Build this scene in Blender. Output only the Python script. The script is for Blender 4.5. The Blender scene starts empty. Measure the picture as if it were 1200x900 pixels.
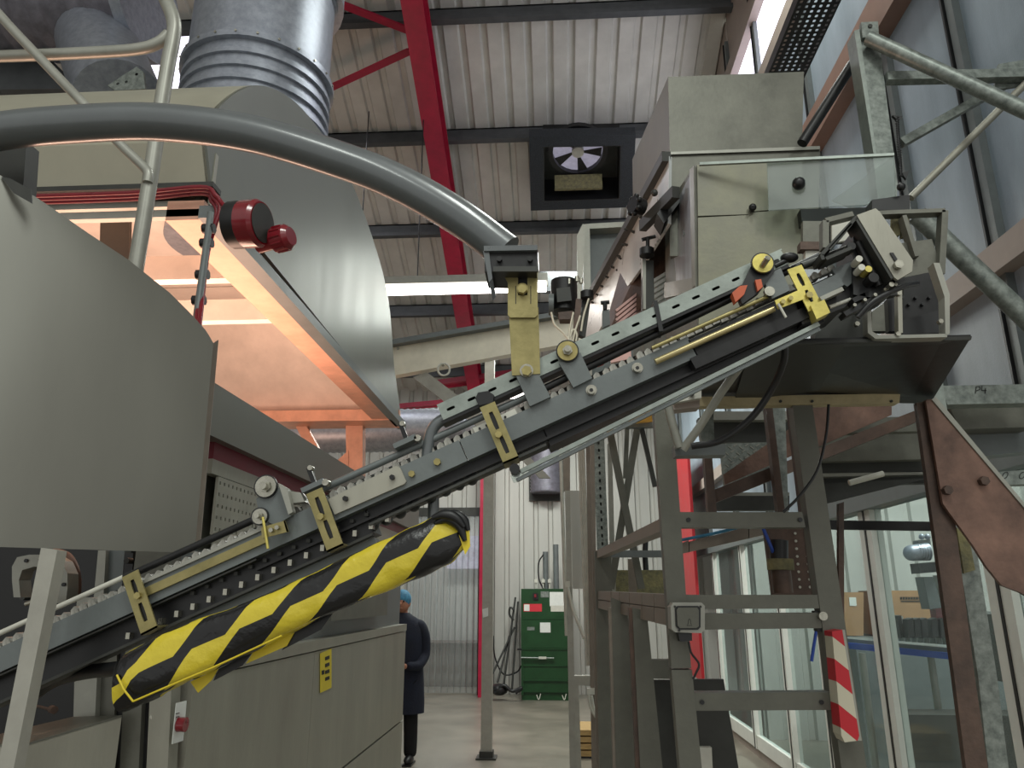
import bpy, bmesh, math, random
from mathutils import Vector, Matrix
random.seed(7)
R = math.radians
SC = bpy.context.scene
COL = SC.collection
# ---------------------------------------------------------------- camera
F = 870.0
CAM = Vector((0, 0, 1.7)); PITCH, YAW = 16.0, 3.3
cd = bpy.data.cameras.new('camera'); cam = bpy.data.objects.new('camera', cd); COL.objects.link(cam)
cd.sensor_width = 36; cd.lens = F / 1200 * 36; cd.clip_start = 0.05; cd.clip_end = 200
cam.location = CAM; cam.rotation_euler = (R(90 + PITCH), 0, R(YAW))
SC.camera = cam
ROT = Matrix.Rotation(R(YAW), 3, 'Z') @ Matrix.Rotation(R(90 + PITCH), 3, 'X')
FWD = ROT @ Vector((0, 0, -1))
# ---------------------------------------------------------------- world, exposure, lamps
w = bpy.data.worlds.new('world'); SC.world = w; w.use_nodes = True
w.node_tree.nodes['Background'].inputs[0].default_value = (0.90, 0.90, 0.86, 1)
w.node_tree.nodes['Background'].inputs[1].default_value = 0.75
SC.view_settings.view_transform = 'Standard'; SC.view_settings.look = 'None'
SC.view_settings.gamma = 1; SC.view_settings.exposure = 0.0
SC.view_settings.use_curve_mapping = False

def area(name, loc, rot, sx, sy, power, col):
    l = bpy.data.lights.new(name, 'AREA'); l.shape = 'RECTANGLE'; l.size = sx; l.size_y = sy
    l.energy = power; l.color = col
    o = bpy.data.objects.new(name, l); COL.objects.link(o); o.location = loc
    o.rotation_euler = tuple(R(a) for a in rot)
    return o
WHITE = (0.95, 1.0, 0.93)
area('overhead_light', (0.6, -1.6, 6.8), (0, 0, 0), 0.5, 2.4, 110, WHITE)
area('overhead_light', (-1.6, -2.6, 5.6), (0, 0, 0), 0.5, 2.4, 60, WHITE)
area('overhead_light', (2.4, -2.6, 5.6), (0, 0, 0), 0.5, 2.4, 60, WHITE)
area('overhead_light', (1.3, 4.6, 7.6), (0, 0, 0), 0.5, 2.0, 70, WHITE)
area('overhead_light', (-0.5, 11.0, 5.4), (0, 0, 0), 2.4, 0.5, 200, WHITE)
area('overhead_light', (4.8, 6.0, 5.6), (0, 0, 0), 0.5, 2.4, 420, WHITE)
# first: the glow of the oven throat under the hood
area('orange_uplight', (-2.2, 3.4, 2.32), (180, 0, 0), 1.6, 1.6, 66, (1.0, 0.62, 0.45))
area('orange_uplight', (-3.6, 7.6, 2.6), (180, 0, 0), 1.5, 1.0, 22, (1.0, 0.6, 0.42))  # added uplight behind the hood, throws an orange tint on the roof
area('overhead_light', (0.2, 9.2, 5.6), (0, 0, 0), 0.5, 2.4, 110, WHITE)  # added lamp without a fixture, placed for a highlight on the hood end
area('clerestory_daylight', (2.0, 8.0, 7.1), (0, 90, 0), .7, 6.0, 28, (0.93, 0.93, 1.0))
area('rooflight_daylight', (-3.4, 8.2, 7.6), (0, 0, 0), 1.2, 1.2, 50, (0.93, 0.93, 1.0))
area('passage_lamp', (-2.1, 15.6, 3.6), (0, 0, 0), 1.2, .4, 45, WHITE)

# ---------------------------------------------------------------- projection helpers (pixel of the 1200x900 frame -> point)
def ray(px, py): return ROT @ Vector((px - 600, 450 - py, -F))
def at(px, py, Y):
    d = ray(px, py); return CAM + d * (Y / d.y)
def atx(px, py, X):
    d = ray(px, py); return CAM + d * (X / d.x)
def atz(px, py, Z):
    d = ray(px, py); return CAM + d * ((Z - CAM.z) / d.z)
def mpp(p): return (Vector(p) - CAM).dot(FWD) / F      # metres per pixel at a point
V = Vector
# ---------------------------------------------------------------- materials
def s2l(c): return tuple(((x / 12.92) if x <= 0.04045 else ((x + 0.055) / 1.055) ** 2.4) for x in c)
def hx(h): return s2l(tuple(int(h[i:i + 2], 16) / 255 for i in (0, 2, 4)))
def mat(name, col, rough=0.5, metal=0.0, var=0.12, vs=6.0, stretch=(1, 1, 1), bump=0.0, bs=60.0, col2=None, rv=0.1, spec=0.5, trans=0, alpha=1, emit=None, es=0, coat=0):
    m = bpy.data.materials.new(name); m.use_nodes = True
    nt = m.node_tree; b = nt.nodes['Principled BSDF']; L = nt.links.new
    c = hx(col) if isinstance(col, str) else col
    b.inputs['Roughness'].default_value = rough; b.inputs['Metallic'].default_value = metal
    b.inputs['Specular IOR Level'].default_value = spec
    if coat: b.inputs['Coat Weight'].default_value = coat; b.inputs['Coat Roughness'].default_value = 0.15
    if trans: b.inputs['Transmission Weight'].default_value = trans; b.inputs['IOR'].default_value = 1.2
    if alpha < 1: b.inputs['Alpha'].default_value = alpha
    if emit: b.inputs['Emission Color'].default_value = (*hx(emit), 1); b.inputs['Emission Strength'].default_value = es
    tc = nt.nodes.new('ShaderNodeTexCoord'); mp = nt.nodes.new('ShaderNodeMapping'); mp.inputs['Scale'].default_value = stretch
    L(tc.outputs['Object'], mp.inputs['Vector'])
    n = nt.nodes.new('ShaderNodeTexNoise'); n.inputs['Scale'].default_value = vs; n.inputs['Detail'].default_value = 6; n.inputs['Roughness'].default_value = 0.65
    L(mp.outputs[0], n.inputs['Vector'])
    mx = nt.nodes.new('ShaderNodeMix'); mx.data_type = 'RGBA'
    r = nt.nodes.new('ShaderNodeMapRange'); r.inputs[1].default_value = 0.3; r.inputs[2].default_value = 0.7
    L(n.outputs['Fac'], r.inputs[0]); L(r.outputs[0], mx.inputs[0])
    d = hx(col2) if col2 else tuple(x * (1 - 2 * var) for x in c)
    u = c if col2 else tuple(min(1, x * (1 + var)) for x in c)
    mx.inputs[6].default_value = (*d, 1); mx.inputs[7].default_value = (*u, 1)
    L(mx.outputs[2], b.inputs['Base Color'])
    if rv:
        r2 = nt.nodes.new('ShaderNodeMapRange'); r2.inputs[3].default_value = max(0.02, rough - rv); r2.inputs[4].default_value = min(1, rough + rv)
        L(n.outputs['Fac'], r2.inputs[0]); L(r2.outputs[0], b.inputs['Roughness'])
    if bump:
        n2 = nt.nodes.new('ShaderNodeTexNoise'); n2.inputs['Scale'].default_value = bs; L(mp.outputs[0], n2.inputs['Vector'])
        bp = nt.nodes.new('ShaderNodeBump'); bp.inputs['Strength'].default_value = bump; bp.inputs['Distance'].default_value = 0.01
        L(n2.outputs['Fac'], bp.inputs['Height']); L(bp.outputs[0], b.inputs['Normal'])
    return m
M = {}
M['steel'] = mat('brushed_stainless', 'a09e92', 0.42, 0.45, 0.10, 5, (1, 1, 0.25), 0.05, 90)
M['hood'] = mat('hood_stainless', '73766f', 0.4, 0.3, 0.05, 4, (1, 1, 0.15), 0.0, 60)
M['guard'] = mat('guard_stainless', '6e6d65', 0.36, 0.25, 0.06, 3, (1, 1, 0.2), 0.0, 80)
M['dull'] = mat('dull_stainless', '6f6f66', 0.45, 0.4, 0.16, 7, (1, 1, 1), 0.05, 60)
M['stain'] = mat('stained_stainless', '84836f', 0.42, 0.4, 0.14, 5, (1, 1, 1), 0.05, 60, col2='6a695f')
M['scratch'] = mat('scratched_stainless_reflection', 'b4bcc2', 0.32, 0.6, 0.2, 14, (1, 1, 0.2), 0.1, 70, col2='70686a')  # bluish-white reflection brightened into the base colour, besides the scratches
M['galv'] = mat('galvanised_steel', '969d97', 0.42, 0.4, 0.2, 38, (1, 1, 1), 0.05, 60, col2='5e6561')
M['duct'] = mat('galvanised_duct', 'a8adb8', 0.38, 0.5, 0.12, 20, (1, 1, 1), 0.03, 60, col2='8a909b')
M['grey'] = mat('painted_grey_steel', '6a7070', 0.42, 0.15, 0.08, 9, (1, 1, 1), 0.04, 120)
M['tube'] = mat('dark_grey_gloss_paint', '5b6062', 0.3, 0.1, 0.06, 6, (1, 1, 1), 0.02, 60, coat=0.6)
M['channel'] = mat('zinc_channel', '939b95', 0.42, 0.45, 0.12, 25, (1, 1, 1), 0.05, 90)
M['zinc'] = mat('yellow_zinc_plate', 'a39868', 0.38, 0.6, 0.14, 14, (1, 1, 1), 0.06, 70, col2='80784f')
M['brass'] = mat('bright_yellow_zinc', 'd3c56c', 0.35, 0.45, 0.12, 18, (1, 1, 1), 0.05, 70)
M['washer'] = mat('washer_zinc', 'a89c68', 0.32, 0.7, 0.12, 40)
M['bolt'] = mat('bolt_metal', 'b0aea2', 0.28, 0.9, 0.12, 60)
M['black'] = mat('black_plastic', '17181a', 0.4, 0, 0.15, 12)
M['blacksteel'] = mat('dark_oily_steel', '242425', 0.4, 0.3, 0.25, 16)
M['dark'] = mat('dark_painted_steel', '3d3e3b', 0.5, 0.3, 0.14, 8)
M['frame'] = mat('frame_grey_paint', '65655c', 0.45, 0.3, 0.1, 8, (1, 1, 1), 0.05, 90)
M['framepink'] = mat('frame_warm_grey', '83796e', 0.5, 0.3, 0.1, 8)
M['white'] = mat('white_paint', 'd6d6cf', 0.45, 0, 0.05, 5)
M['cream'] = mat('cream_rod', 'b0a377', 0.3, 0.6, 0.1, 20)
M['creambeam'] = mat('cream_painted_beam', 'ddd7c4', 0.4, 0.1, 0.07, 5)
M['post'] = mat('light_grey_post', 'a19f96', 0.5, 0.1, 0.08, 10)
M['rail'] = mat('handrail_grey', '9b9b92', 0.38, 0.3, 0.08, 10)
M['red'] = mat('red_steel_lilac_flare', 'a8143a', 0.42, 0, 0.12, 6)  # lilac flare mixed into the red, so it reads crimson
M['redp'] = mat('red_column_paint', 'ac1a24', 0.4, 0, 0.08, 6)
M['maroon'] = mat('maroon_plastic', '7c0f1e', 0.22, 0, 0.1, 10, coat=0.5)
M['redcable'] = mat('red_cable_sheath', '7e1424', 0.3, 0, 0.1, 20)
M['clad'] = mat('white_cladding', 'b9b8b2', 0.5, 0.05, 0.06, 2, (1, 1, 0.3), 0.02, 20)
M['roof'] = mat('roof_sheet_white', 'cbcac4', 0.55, 0.05, 0.08, 2)
M['purlin'] = mat('galvanised_purlin_grey', '55585b', 0.5, 0.4, 0.12, 6)
M['floor'] = mat('polished_concrete', '8d867a', 0.32, 0, 0.14, 1.3, (1, 1, 1), 0.06, 18, col2='6c675e')
M['brown'] = mat('rusty_brown_plate', '8f6f61', 0.5, 0.3, 0.2, 7, (1, 1, 1), 0.15, 50, col2='55423a')
M['browndark'] = mat('brown_steel_angle', '6a554a', 0.5, 0.3, 0.22, 9, (1, 1, 1), 0.15, 50, col2='423732')
M['green'] = mat('dark_green_paint', '16401f', 0.4, 0.05, 0.14, 6)
M['navy'] = mat('navy_cloth', '161b2b', 0.9, 0, 0.15, 9, (1, 1, 1), 0.3, 50)
M['blackcloth'] = mat('black_cloth', '0e0e10', 0.9, 0, 0.15, 9)
M['hairnet'] = mat('blue_hairnet', '3d7d9e', 0.7, 0, 0.2, 40, (1, 1, 1), 0.4, 120)
M['skin'] = mat('skin', 'a9745c', 0.5, 0, 0.05, 10)
M['paper'] = mat('white_paper', 'd8dbd6', 0.6, 0, 0.04, 20)
M['yellow'] = mat('yellow_label', 'd6c02e', 0.5, 0, 0.05, 20)
M['redlab'] = mat('red_label', 'c9303c', 0.5, 0, 0.05, 20)
M['ink'] = mat('black_ink', '151515', 0.6, 0, 0, 20)
M['wood'] = mat('pine_wood', 'b3935f', 0.6, 0, 0.15, 10, (1, 8, 8), 0.1, 40)
M['card'] = mat('cardboard', '9f7a57', 0.7, 0, 0.08, 6)
M['orangeP'] = mat('orange_rubber', 'c9603c', 0.5, 0, 0.1, 20)
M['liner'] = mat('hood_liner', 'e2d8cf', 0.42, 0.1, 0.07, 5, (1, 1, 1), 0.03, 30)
M['hframe'] = mat('hood_frame_orange_lit', 'e0ab92', 0.45, 0.2, 0.1, 8)  # orange of the oven light put into the frame colour
M['beige'] = mat('beige_window_frame', 'a0938a', 0.5, 0, 0.06, 6)
M['pinkframe'] = mat('brown_window_rail', '96786b', 0.45, 0.1, 0.07, 6)
M['blue'] = mat('blue_plastic', '2a4fae', 0.4, 0, 0.1, 20)
M['hose'] = mat('dark_grey_hose', '45474a', 0.45, 0, 0.1, 20)
M['offw'] = mat('off_white_plastic', 'c9c8bd', 0.45, 0, 0.06, 20)
M['flex'] = mat('flexible_duct_dark', '7d7b86', 0.45, 0.3, 0.2, 9)
M['foam'] = mat('dark_acoustic_foam', '33373b', 0.9, 0, 0.25, 60, (1, 1, 1), 0.6, 90)
M['insul'] = mat('yellow_insulation', '8f8860', 0.8, 0, 0.2, 22, (1, 1, 1), 0.4, 60, col2='5c5a48')
M['amber'] = mat('amber_plate', 'b98a2c', 0.4, 0.2, 0.12, 12)
M['lamp'] = mat('lit_tube', 'ffffff', 0.5, 0, 0, 5, emit='fff8f0', es=7, rv=0)
M['day'] = mat('daylight_glazing', 'ffffff', 0.5, 0, 0, 5, emit='eeeaff', es=2.2, rv=0)
M['glassR'] = mat('obscured_glass', 'a3b0bc', 0.45, 0.0, 0.10, 2, (1, 1, 0.3), 0.12, 200, col2='7e8b96', rv=0.04)
M['chain'] = mat('chain_link_plastic', 'a09e96', 0.45, 0.3, 0.3, 60)
M['maroonp'] = mat('dark_maroon_paint', '6d1426', 0.45, 0, 0.08, 6)
M['batten'] = mat('pale_batten', 'b3a581', 0.6, 0, 0.15, 10)
M['dim'] = mat('dim_daylight', '9a98a8', 0.5, 0, 0.3, 5, emit='b8b4c8', es=0.45, rv=0)
M['clear'] = None

def glass(name, col, rough, alpha):
    m = bpy.data.materials.new(name); m.use_nodes = True; nt = m.node_tree; nt.nodes.clear()
    o = nt.nodes.new('ShaderNodeOutputMaterial'); t = nt.nodes.new('ShaderNodeBsdfTransparent'); g = nt.nodes.new('ShaderNodeBsdfGlossy')
    d = nt.nodes.new('ShaderNodeBsdfDiffuse'); mx = nt.nodes.new('ShaderNodeMixShader'); m2 = nt.nodes.new('ShaderNodeMixShader')
    n = nt.nodes.new('ShaderNodeTexNoise'); n.inputs['Scale'].default_value = 7; n.inputs['Detail'].default_value = 5
    tc = nt.nodes.new('ShaderNodeTexCoord'); nt.links.new(tc.outputs['Object'], n.inputs['Vector'])
    mr = nt.nodes.new('ShaderNodeMapRange'); mr.inputs[3].default_value = alpha * 0.5; mr.inputs[4].default_value = alpha * 1.5
    nt.links.new(n.outputs['Fac'], mr.inputs[0])
    t.inputs[0].default_value = (*s2l(col), 1); g.inputs['Roughness'].default_value = rough; g.inputs[0].default_value = (0.8, 0.85, 0.85, 1)
    d.inputs[0].default_value = (0.5, 0.53, 0.52, 1); m2.inputs[0].default_value = 0.5
    nt.links.new(g.outputs[0], m2.inputs[1]); nt.links.new(d.outputs[0], m2.inputs[2])
    nt.links.new(mr.outputs[0], mx.inputs[0]); nt.links.new(t.outputs[0], mx.inputs[1]); nt.links.new(m2.outputs[0], mx.inputs[2])
    nt.links.new(mx.outputs[0], o.inputs[0]); return m
M['clear'] = glass('clear_acrylic', (0.93, 0.95, 0.94), 0.1, 0.22)
M['pane'] = glass('window_glass', (0.93, 0.96, 0.96), 0.05, 0.10)
M['pvc'] = glass('clear_curtain_strip', (0.85, 0.85, 0.87), 0.15, 0.40)
M['bluepane'] = glass('bluish_window_glass', (0.75, 0.83, 0.9), 0.1, 0.35)

def hazard():
    m = bpy.data.materials.new('hazard_tape'); m.use_nodes = True; nt = m.node_tree; b = nt.nodes['Principled BSDF']; L = nt.links.new
    uv = nt.nodes.new('ShaderNodeUVMap'); sep = nt.nodes.new('ShaderNodeSeparateXYZ'); L(uv.outputs[0], sep.inputs[0])
    def mth(op, a, bb=None):
        n = nt.nodes.new('ShaderNodeMath'); n.operation = op
        for i, x in enumerate((a, bb)):
            if x is None: continue
            if isinstance(x, (int, float)): n.inputs[i].default_value = x
            else: L(x, n.inputs[i])
        return n.outputs[0]
    u, v = sep.outputs[0], sep.outputs[1]
    bv = mth('MULTIPLY', v, 6.0); band = mth('FLOOR', bv); loc = mth('FRACT', bv)
    wn = nt.nodes.new('ShaderNodeTexWhiteNoise'); wn.noise_dimensions = '1D'; L(mth('ADD', band, 3.7), wn.inputs['W'])
    s = mth('ADD', mth('MULTIPLY', u, 5.2), mth('MULTIPLY', wn.outputs['Value'], 0.7))
    s = mth('ADD', s, mth('MULTIPLY', bv, -0.40))
    f = mth('FRACT', s); st = mth('GREATER_THAN', f, 0.52)
    mx = nt.nodes.new('ShaderNodeMix'); mx.data_type = 'RGBA'; L(st, mx.inputs[0])
    mx.inputs[6].default_value = (*hx('141416'), 1); mx.inputs[7].default_value = (*hx('d0bd36'), 1); L(mx.outputs[2], b.inputs['Base Color'])
    b.inputs['Roughness'].default_value = 0.27
    tc = nt.nodes.new('ShaderNodeTexCoord'); n = nt.nodes.new('ShaderNodeTexNoise'); n.inputs['Scale'].default_value = 22; n.inputs['Detail'].default_value = 4
    L(tc.outputs['Object'], n.inputs['Vector'])
    edge = mth('LESS_THAN', loc, 0.05)
    h = mth('SUBTRACT', n.outputs['Fac'], mth('MULTIPLY', edge, 0.25))
    bp = nt.nodes.new('ShaderNodeBump'); bp.inputs['Strength'].default_value = 0.5; bp.inputs['Distance'].default_value = 0.012
    L(h, bp.inputs['Height']); L(bp.outputs[0], b.inputs['Normal']); return m
M['hazard'] = hazard()
def two(name, c1, c2, scale, rot, axis='Z'):
    m = bpy.data.materials.new(name); m.use_nodes = True; nt = m.node_tree; b = nt.nodes['Principled BSDF']; L = nt.links.new
    tc = nt.nodes.new('ShaderNodeTexCoord'); mp = nt.nodes.new('ShaderNodeMapping'); mp.inputs['Rotation'].default_value = rot
    wv = nt.nodes.new('ShaderNodeTexWave'); wv.bands_direction = axis; wv.inputs['Scale'].default_value = scale
    cr = nt.nodes.new('ShaderNodeValToRGB'); cr.color_ramp.interpolation = 'CONSTANT'
    cr.color_ramp.elements[0].color = (*hx(c1), 1); cr.color_ramp.elements[1].color = (*hx(c2), 1); cr.color_ramp.elements[1].position = 0.5
    L(tc.outputs['Object'], mp.inputs[0]); L(mp.outputs[0], wv.inputs[0]); L(wv.outputs['Fac'], cr.inputs[0]); L(cr.outputs[0], b.inputs['Base Color'])
    b.inputs['Roughness'].default_value = 0.5; return m
M['redwhite'] = two('red_white_tape', 'c3bda8', 'b81f2b', 3.6, (0, R(-40), 0))
# ---------------------------------------------------------------- mesh builder
class MB:
    def __init__(s): s.v = []; s.f = []; s.sm = []; s.uv = None
    def add(s, vs, fs, smooth=False):
        o = len(s.v); s.v += [V(p) for p in vs]; s.f += [tuple(i + o for i in f) for f in fs]; s.sm += [smooth] * len(fs); return s
    def hexa(s, a, b):       # two quads, corners in the same order
        return s.add(list(a) + list(b), [(3, 2, 1, 0), (4, 5, 6, 7), (0, 1, 5, 4), (1, 2, 6, 5), (2, 3, 7, 6), (3, 0, 4, 7)])
    def box(s, lo, hi):
        x0, y0, z0 = lo; x1, y1, z1 = hi
        return s.hexa([(x0, y0, z0), (x1, y0, z0), (x1, y0, z1), (x0, y0, z1)], [(x0, y1, z0), (x1, y1, z0), (x1, y1, z1), (x0, y1, z1)])
    def prism(s, pts, vec):
        n = len(pts); vec = V(vec); pts = [V(p) for p in pts]
        fs = [tuple(range(n - 1, -1, -1)), tuple(range(n, 2 * n))] + [(i, (i + 1) % n, n + (i + 1) % n, n + i) for i in range(n)]
        return s.add(pts + [p + vec for p in pts], fs)
    def poly(s, pp, Y, dep):  # polygon given in frame pixels on the plane y=Y, extruded in depth
        return s.prism([at(x, y, Y) for x, y in pp], (0, dep, 0))
    def bar(s, a, b, w, Y, dep):
        p, q = at(*a, Y), at(*b, Y); d = (q - p).normalized(); n = V((-d.z, 0, d.x))
        wp, wq = n * (w * mpp(p) / 2), n * (w * mpp(q) / 2)
        return s.prism([p - wp, q - wq, q + wq, p + wp], (0, dep, 0))
    def beam(s, p, q, w, h, up=(0, 0, 1)):   # box section between two 3D points
        p, q = V(p), V(q); d = (q - p).normalized(); sx = d.cross(V(up)).normalized(); uy = sx.cross(d)
        c = [(-w / 2, -h / 2), (w / 2, -h / 2), (w / 2, h / 2), (-w / 2, h / 2)]
        return s.hexa([p + sx * i + uy * j for i, j in c], [q + sx * i + uy * j for i, j in c])
    def cyl(s, p, q, r, r2=None, n=16, caps=True, smooth=True):
        p, q = V(p), V(q); r2 = r if r2 is None else r2; d = (q - p).normalized()
        a = d.orthogonal().normalized(); b = d.cross(a)
        vs = [p + (a * math.cos(t) + b * math.sin(t)) * r for t in (2 * math.pi * i / n for i in range(n))]
        vs += [q + (a * math.cos(t) + b * math.sin(t)) * r2 for t in (2 * math.pi * i / n for i in range(n))]
        s.add(vs, [(i, (i + 1) % n, n + (i + 1) % n, n + i) for i in range(n)], smooth)
        if caps: s.add(vs[:n], [tuple(range(n - 1, -1, -1))]); s.add(vs[n:], [tuple(range(n))])
        return s
    def disc(s, c, r, Y, dep, n=20):          # round thing facing the viewer at pixel c, r in pixels
        p = at(*c, Y); return s.cyl(p, p + V((0, dep, 0)), r * mpp(p), n=n)
    def hexb(s, c, r, Y, dep):                # hexagon head
        p = at(*c, Y); return s.cyl(p, p + V((0, dep, 0)), r * mpp(p), n=6, smooth=False)
    def tube(s, pts, r, n=12, caps=True):
        pts = [V(p) for p in pts]; k = len(pts); rs = r if isinstance(r, (list, tuple)) else [r] * k
        vs = []; a = None
        for i, p in enumerate(pts):
            d = (pts[min(i + 1, k - 1)] - pts[max(i - 1, 0)]).normalized()
            a = d.orthogonal().normalized() if a is None else (a - d * a.dot(d)).normalized()
            b = d.cross(a)
            vs += [p + (a * math.cos(t) + b * math.sin(t)) * rs[i] for t in (2 * math.pi * j / n for j in range(n))]
        fs = [(i * n + j, i * n + (j + 1) % n, (i + 1) * n + (j + 1) % n, (i + 1) * n + j) for i in range(k - 1) for j in range(n)]
        s.add(vs, fs, True)
        if caps: s.add(vs[:n], [tuple(range(n - 1, -1, -1))]); s.add(vs[-n:], [tuple(range(n))])
        return s
    def sph(s, c, r, n=12, m=8, sc=(1, 1, 1)):
        c = V(c); vs = [c + V((0, 0, r * sc[2]))]; fs = []
        for i in range(1, m):
            t = math.pi * i / m
            vs += [c + V((r * sc[0] * math.sin(t) * math.cos(2 * math.pi * j / n), r * sc[1] * math.sin(t) * math.sin(2 * math.pi * j / n), r * sc[2] * math.cos(t))) for j in range(n)]
        vs.append(c - V((0, 0, r * sc[2]))); e = len(vs) - 1
        for j in range(n):
            fs.append((0, 1 + j, 1 + (j + 1) % n)); fs.append((e, e - n + (j + 1) % n, e - n + j))
        for i in range(m - 2):
            for j in range(n): a = 1 + i * n; fs.append((a + j, a + n + j, a + n + (j + 1) % n, a + (j + 1) % n))
        return s.add(vs, fs, True)
    def cell(s, o, ex, ey, ez, x0, x1, y0, y1, a, b, nn=12):  # a piece of plate with one slot through it; a half length, b half width
        cx, cy = (x0 + x1) / 2, (y0 + y1) / 2
        cs = [math.atan2(yy - cy, xx - cx) for xx, yy in ((x1, y1), (x0, y1), (x0, y0), (x1, y0))]
        an = sorted(set([round(t % (2 * math.pi), 5) for t in cs] + [round(2 * math.pi * (i + 0.5) / nn, 5) for i in range(nn)]))
        inn, out = [], []
        for t in an:
            c, q = math.cos(t), math.sin(t)
            lo, hi = 0, a + b
            for _ in range(18):
                md = (lo + hi) / 2; X, Yy = abs(c * md), abs(q * md)
                ins = (Yy <= b) if X <= a - b else ((X - max(a - b, 0)) ** 2 + Yy * Yy <= b * b)
                lo, hi = (md, hi) if ins else (lo, md)
            inn.append((cx + c * lo, cy + q * lo))
            k = min((x1 - cx) / abs(c) if abs(c) > 1e-6 else 1e9, (y1 - cy) / abs(q) if abs(q) > 1e-6 else 1e9)
            out.append((cx + c * k, cy + q * k))
        n = len(an); P = lambda x, y, z: o + ex * x + ey * y + ez * z
        vs = [P(*p, 0) for p in inn] + [P(*p, 0) for p in out] + [P(*p, 1) for p in inn] + [P(*p, 1) for p in out]
        fs = []
        for i in range(n):
            j = (i + 1) % n
            fs += [(i, j, n + j, n + i), (2 * n + i, 3 * n + i, 3 * n + j, 2 * n + j), (i, 2 * n + i, 2 * n + j, j), (n + i, n + j, 3 * n + j, 3 * n + i)]
        return s.add(vs, fs)
    def slots(s, a, b, w, Y, dep, pitch, la, lb, end=0.0): # slotted strip between two pixels on y=Y; sizes in pixels
        p, q = at(*a, Y), at(*b, Y); d = (q - p); Lm = d.length; d.normalize(); nrm = V((-d.z, 0, d.x)); k = mpp((p + q) / 2)
        N = max(1, round(Lm / (pitch * k))); st = Lm / N; W = w * k
        for i in range(N):
            s.cell(p - nrm * (W / 2), d, nrm, V((0, dep, 0)), i * st, (i + 1) * st, 0, W, la * k, lb * k)
        return s
ORG = {}
def mk(mb, name, m, org=V((0, 0, 0))):
    me = bpy.data.meshes.new(name); me.from_pydata([tuple(p - org) for p in mb.v], [], mb.f); me.update()
    bm = bmesh.new(); bm.from_mesh(me)
    bmesh.ops.recalc_face_normals(bm, faces=bm.faces); bm.to_mesh(me); bm.free()
    me.polygons.foreach_set('use_smooth', mb.sm)
    me.materials.append(M[m] if isinstance(m, str) else m)
    o = bpy.data.objects.new(name, me); COL.objects.link(o); return o
def thing(name, label, cat, loc=(0, 0, 0), group=None):
    o = bpy.data.objects.new(name, None); COL.objects.link(o); o.location = V(loc); o.empty_display_size = 0.1
    o['label'] = label; o['category'] = cat
    if group: o['group'] = group
    ORG[o] = V(loc); return o
def part(mb, name, m, par, label=None, kind=None):
    o = mk(mb, name, m, ORG[par]); o.parent = par; ORG[o] = ORG[par]
    if label: o['label'] = label
    if kind: o['kind'] = kind
    return o
def rep(o, delta):
    c = o.copy(); COL.objects.link(c); c.location = o.location + V(delta); return c
def single(mb, name, m, label, cat, group=None, kind=None):
    xs = [p.x for p in mb.v]; ys = [p.y for p in mb.v]; zs = [p.z for p in mb.v]
    org = V(((min(xs) + max(xs)) / 2, (min(ys) + max(ys)) / 2, min(zs)))
    o = mk(mb, name, m, org); o.location = org; o['label'] = label; o['category'] = cat; ORG[o] = org
    if group: o['group'] = group
    if kind: o['kind'] = kind
    return o
def struct(mb, name, m, par=None):
    o = mk(mb, name, m)
    if par is None: o['kind'] = 'structure'
    else: o.parent = par
    ORG[o] = V((0, 0, 0)); return o
def arc(pts, n=10):   # Catmull-Rom through 3D points
    pts = [V(p) for p in pts]; P = [pts[0] * 2 - pts[1]] + pts + [pts[-1] * 2 - pts[-2]]; out = []
    for i in range(1, len(P) - 2):
        for j in range(n):
            t = j / n; a, b, c, d = P[i - 1:i + 3]
            out.append(0.5 * ((2 * b) + (c - a) * t + (2 * a - 5 * b + 4 * c - d) * t * t + (3 * b - a - 3 * c + d) * t ** 3))
    return out + [pts[-1]]
def boltset(par, items, name='bolt', m='bolt', washer=None):
    for c, r, Y in items:
        b = MB().hexb(c, r * 0.8, Y - 0.010, 0.010); p = part(b, name, m, par)
        if washer: part(MB().disc(c, r, Y - 0.003, 0.003), 'washer', washer, par)
# ================================================================ SETTING
def roofz(Y, drop=0): return 11.58 - 0.4 * Y - drop
def onroof(px, py, drop=0):
    d = ray(px, py); t = (11.58 - drop - CAM.z) / (d.z + 0.4 * d.y); return CAM + d * t
struct(MB().box((-9, -4, -0.1), (10, 17, 0)), 'floor', 'floor')
def profile(pitch, n, dep):   # trapezoid ribs: list of (x, y)
    o = []
    for i in range(n):
        b = i * pitch; o += [(b, 0), (b + pitch * 0.62, 0), (b + pitch * 0.70, dep), (b + pitch * 0.92, dep)]
    return o + [(n * pitch, 0)]
def sheet(o, ex, en, el, prof, th=0.004):
    mb = MB()
    for (a, b), (c, d) in zip(prof[:-1], prof[1:]):
        p, q = o + ex * a + en * b, o + ex * c + en * d
        mb.add([p, q, q + el, p + el], [(0, 1, 2, 3)])
    return mb
# back wall: cladding sheets 1.4 m wide, the doorway left open
wb = struct(MB().box((-9, 14.62, 0), (-2.84, 14.8, 6)).box((-1.44, 14.62, 0), (10, 14.8, 6)).box((-2.84, 14.62, 3.3), (-1.44, 14.8, 6)), 'wall_back', 'clad')
X = -8.44; i = 0; base = None
while X < 8.9:
    door = abs(X + 2.84) < 0.1
    if door: struct(sheet(V((X, 14.5, 3.3)), V((1, 0, 0)), V((0, 1, 0)), V((0, 0, 2.6)), profile(0.28, 5, 0.05)), 'cladding_sheet', 'clad', wb)
    elif base is None: base = struct(sheet(V((X, 14.5, 0)), V((1, 0, 0)), V((0, 1, 0)), V((0, 0, 5.9)), profile(0.28, 5, 0.05)), 'cladding_sheet', 'clad', wb)
    else: rep(base, (X + 8.44, 0, 0))
    X += 1.4
struct(MB().box((-9.2, -4, 0), (-9, 15, 13)), 'wall_left', 'clad')
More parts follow.
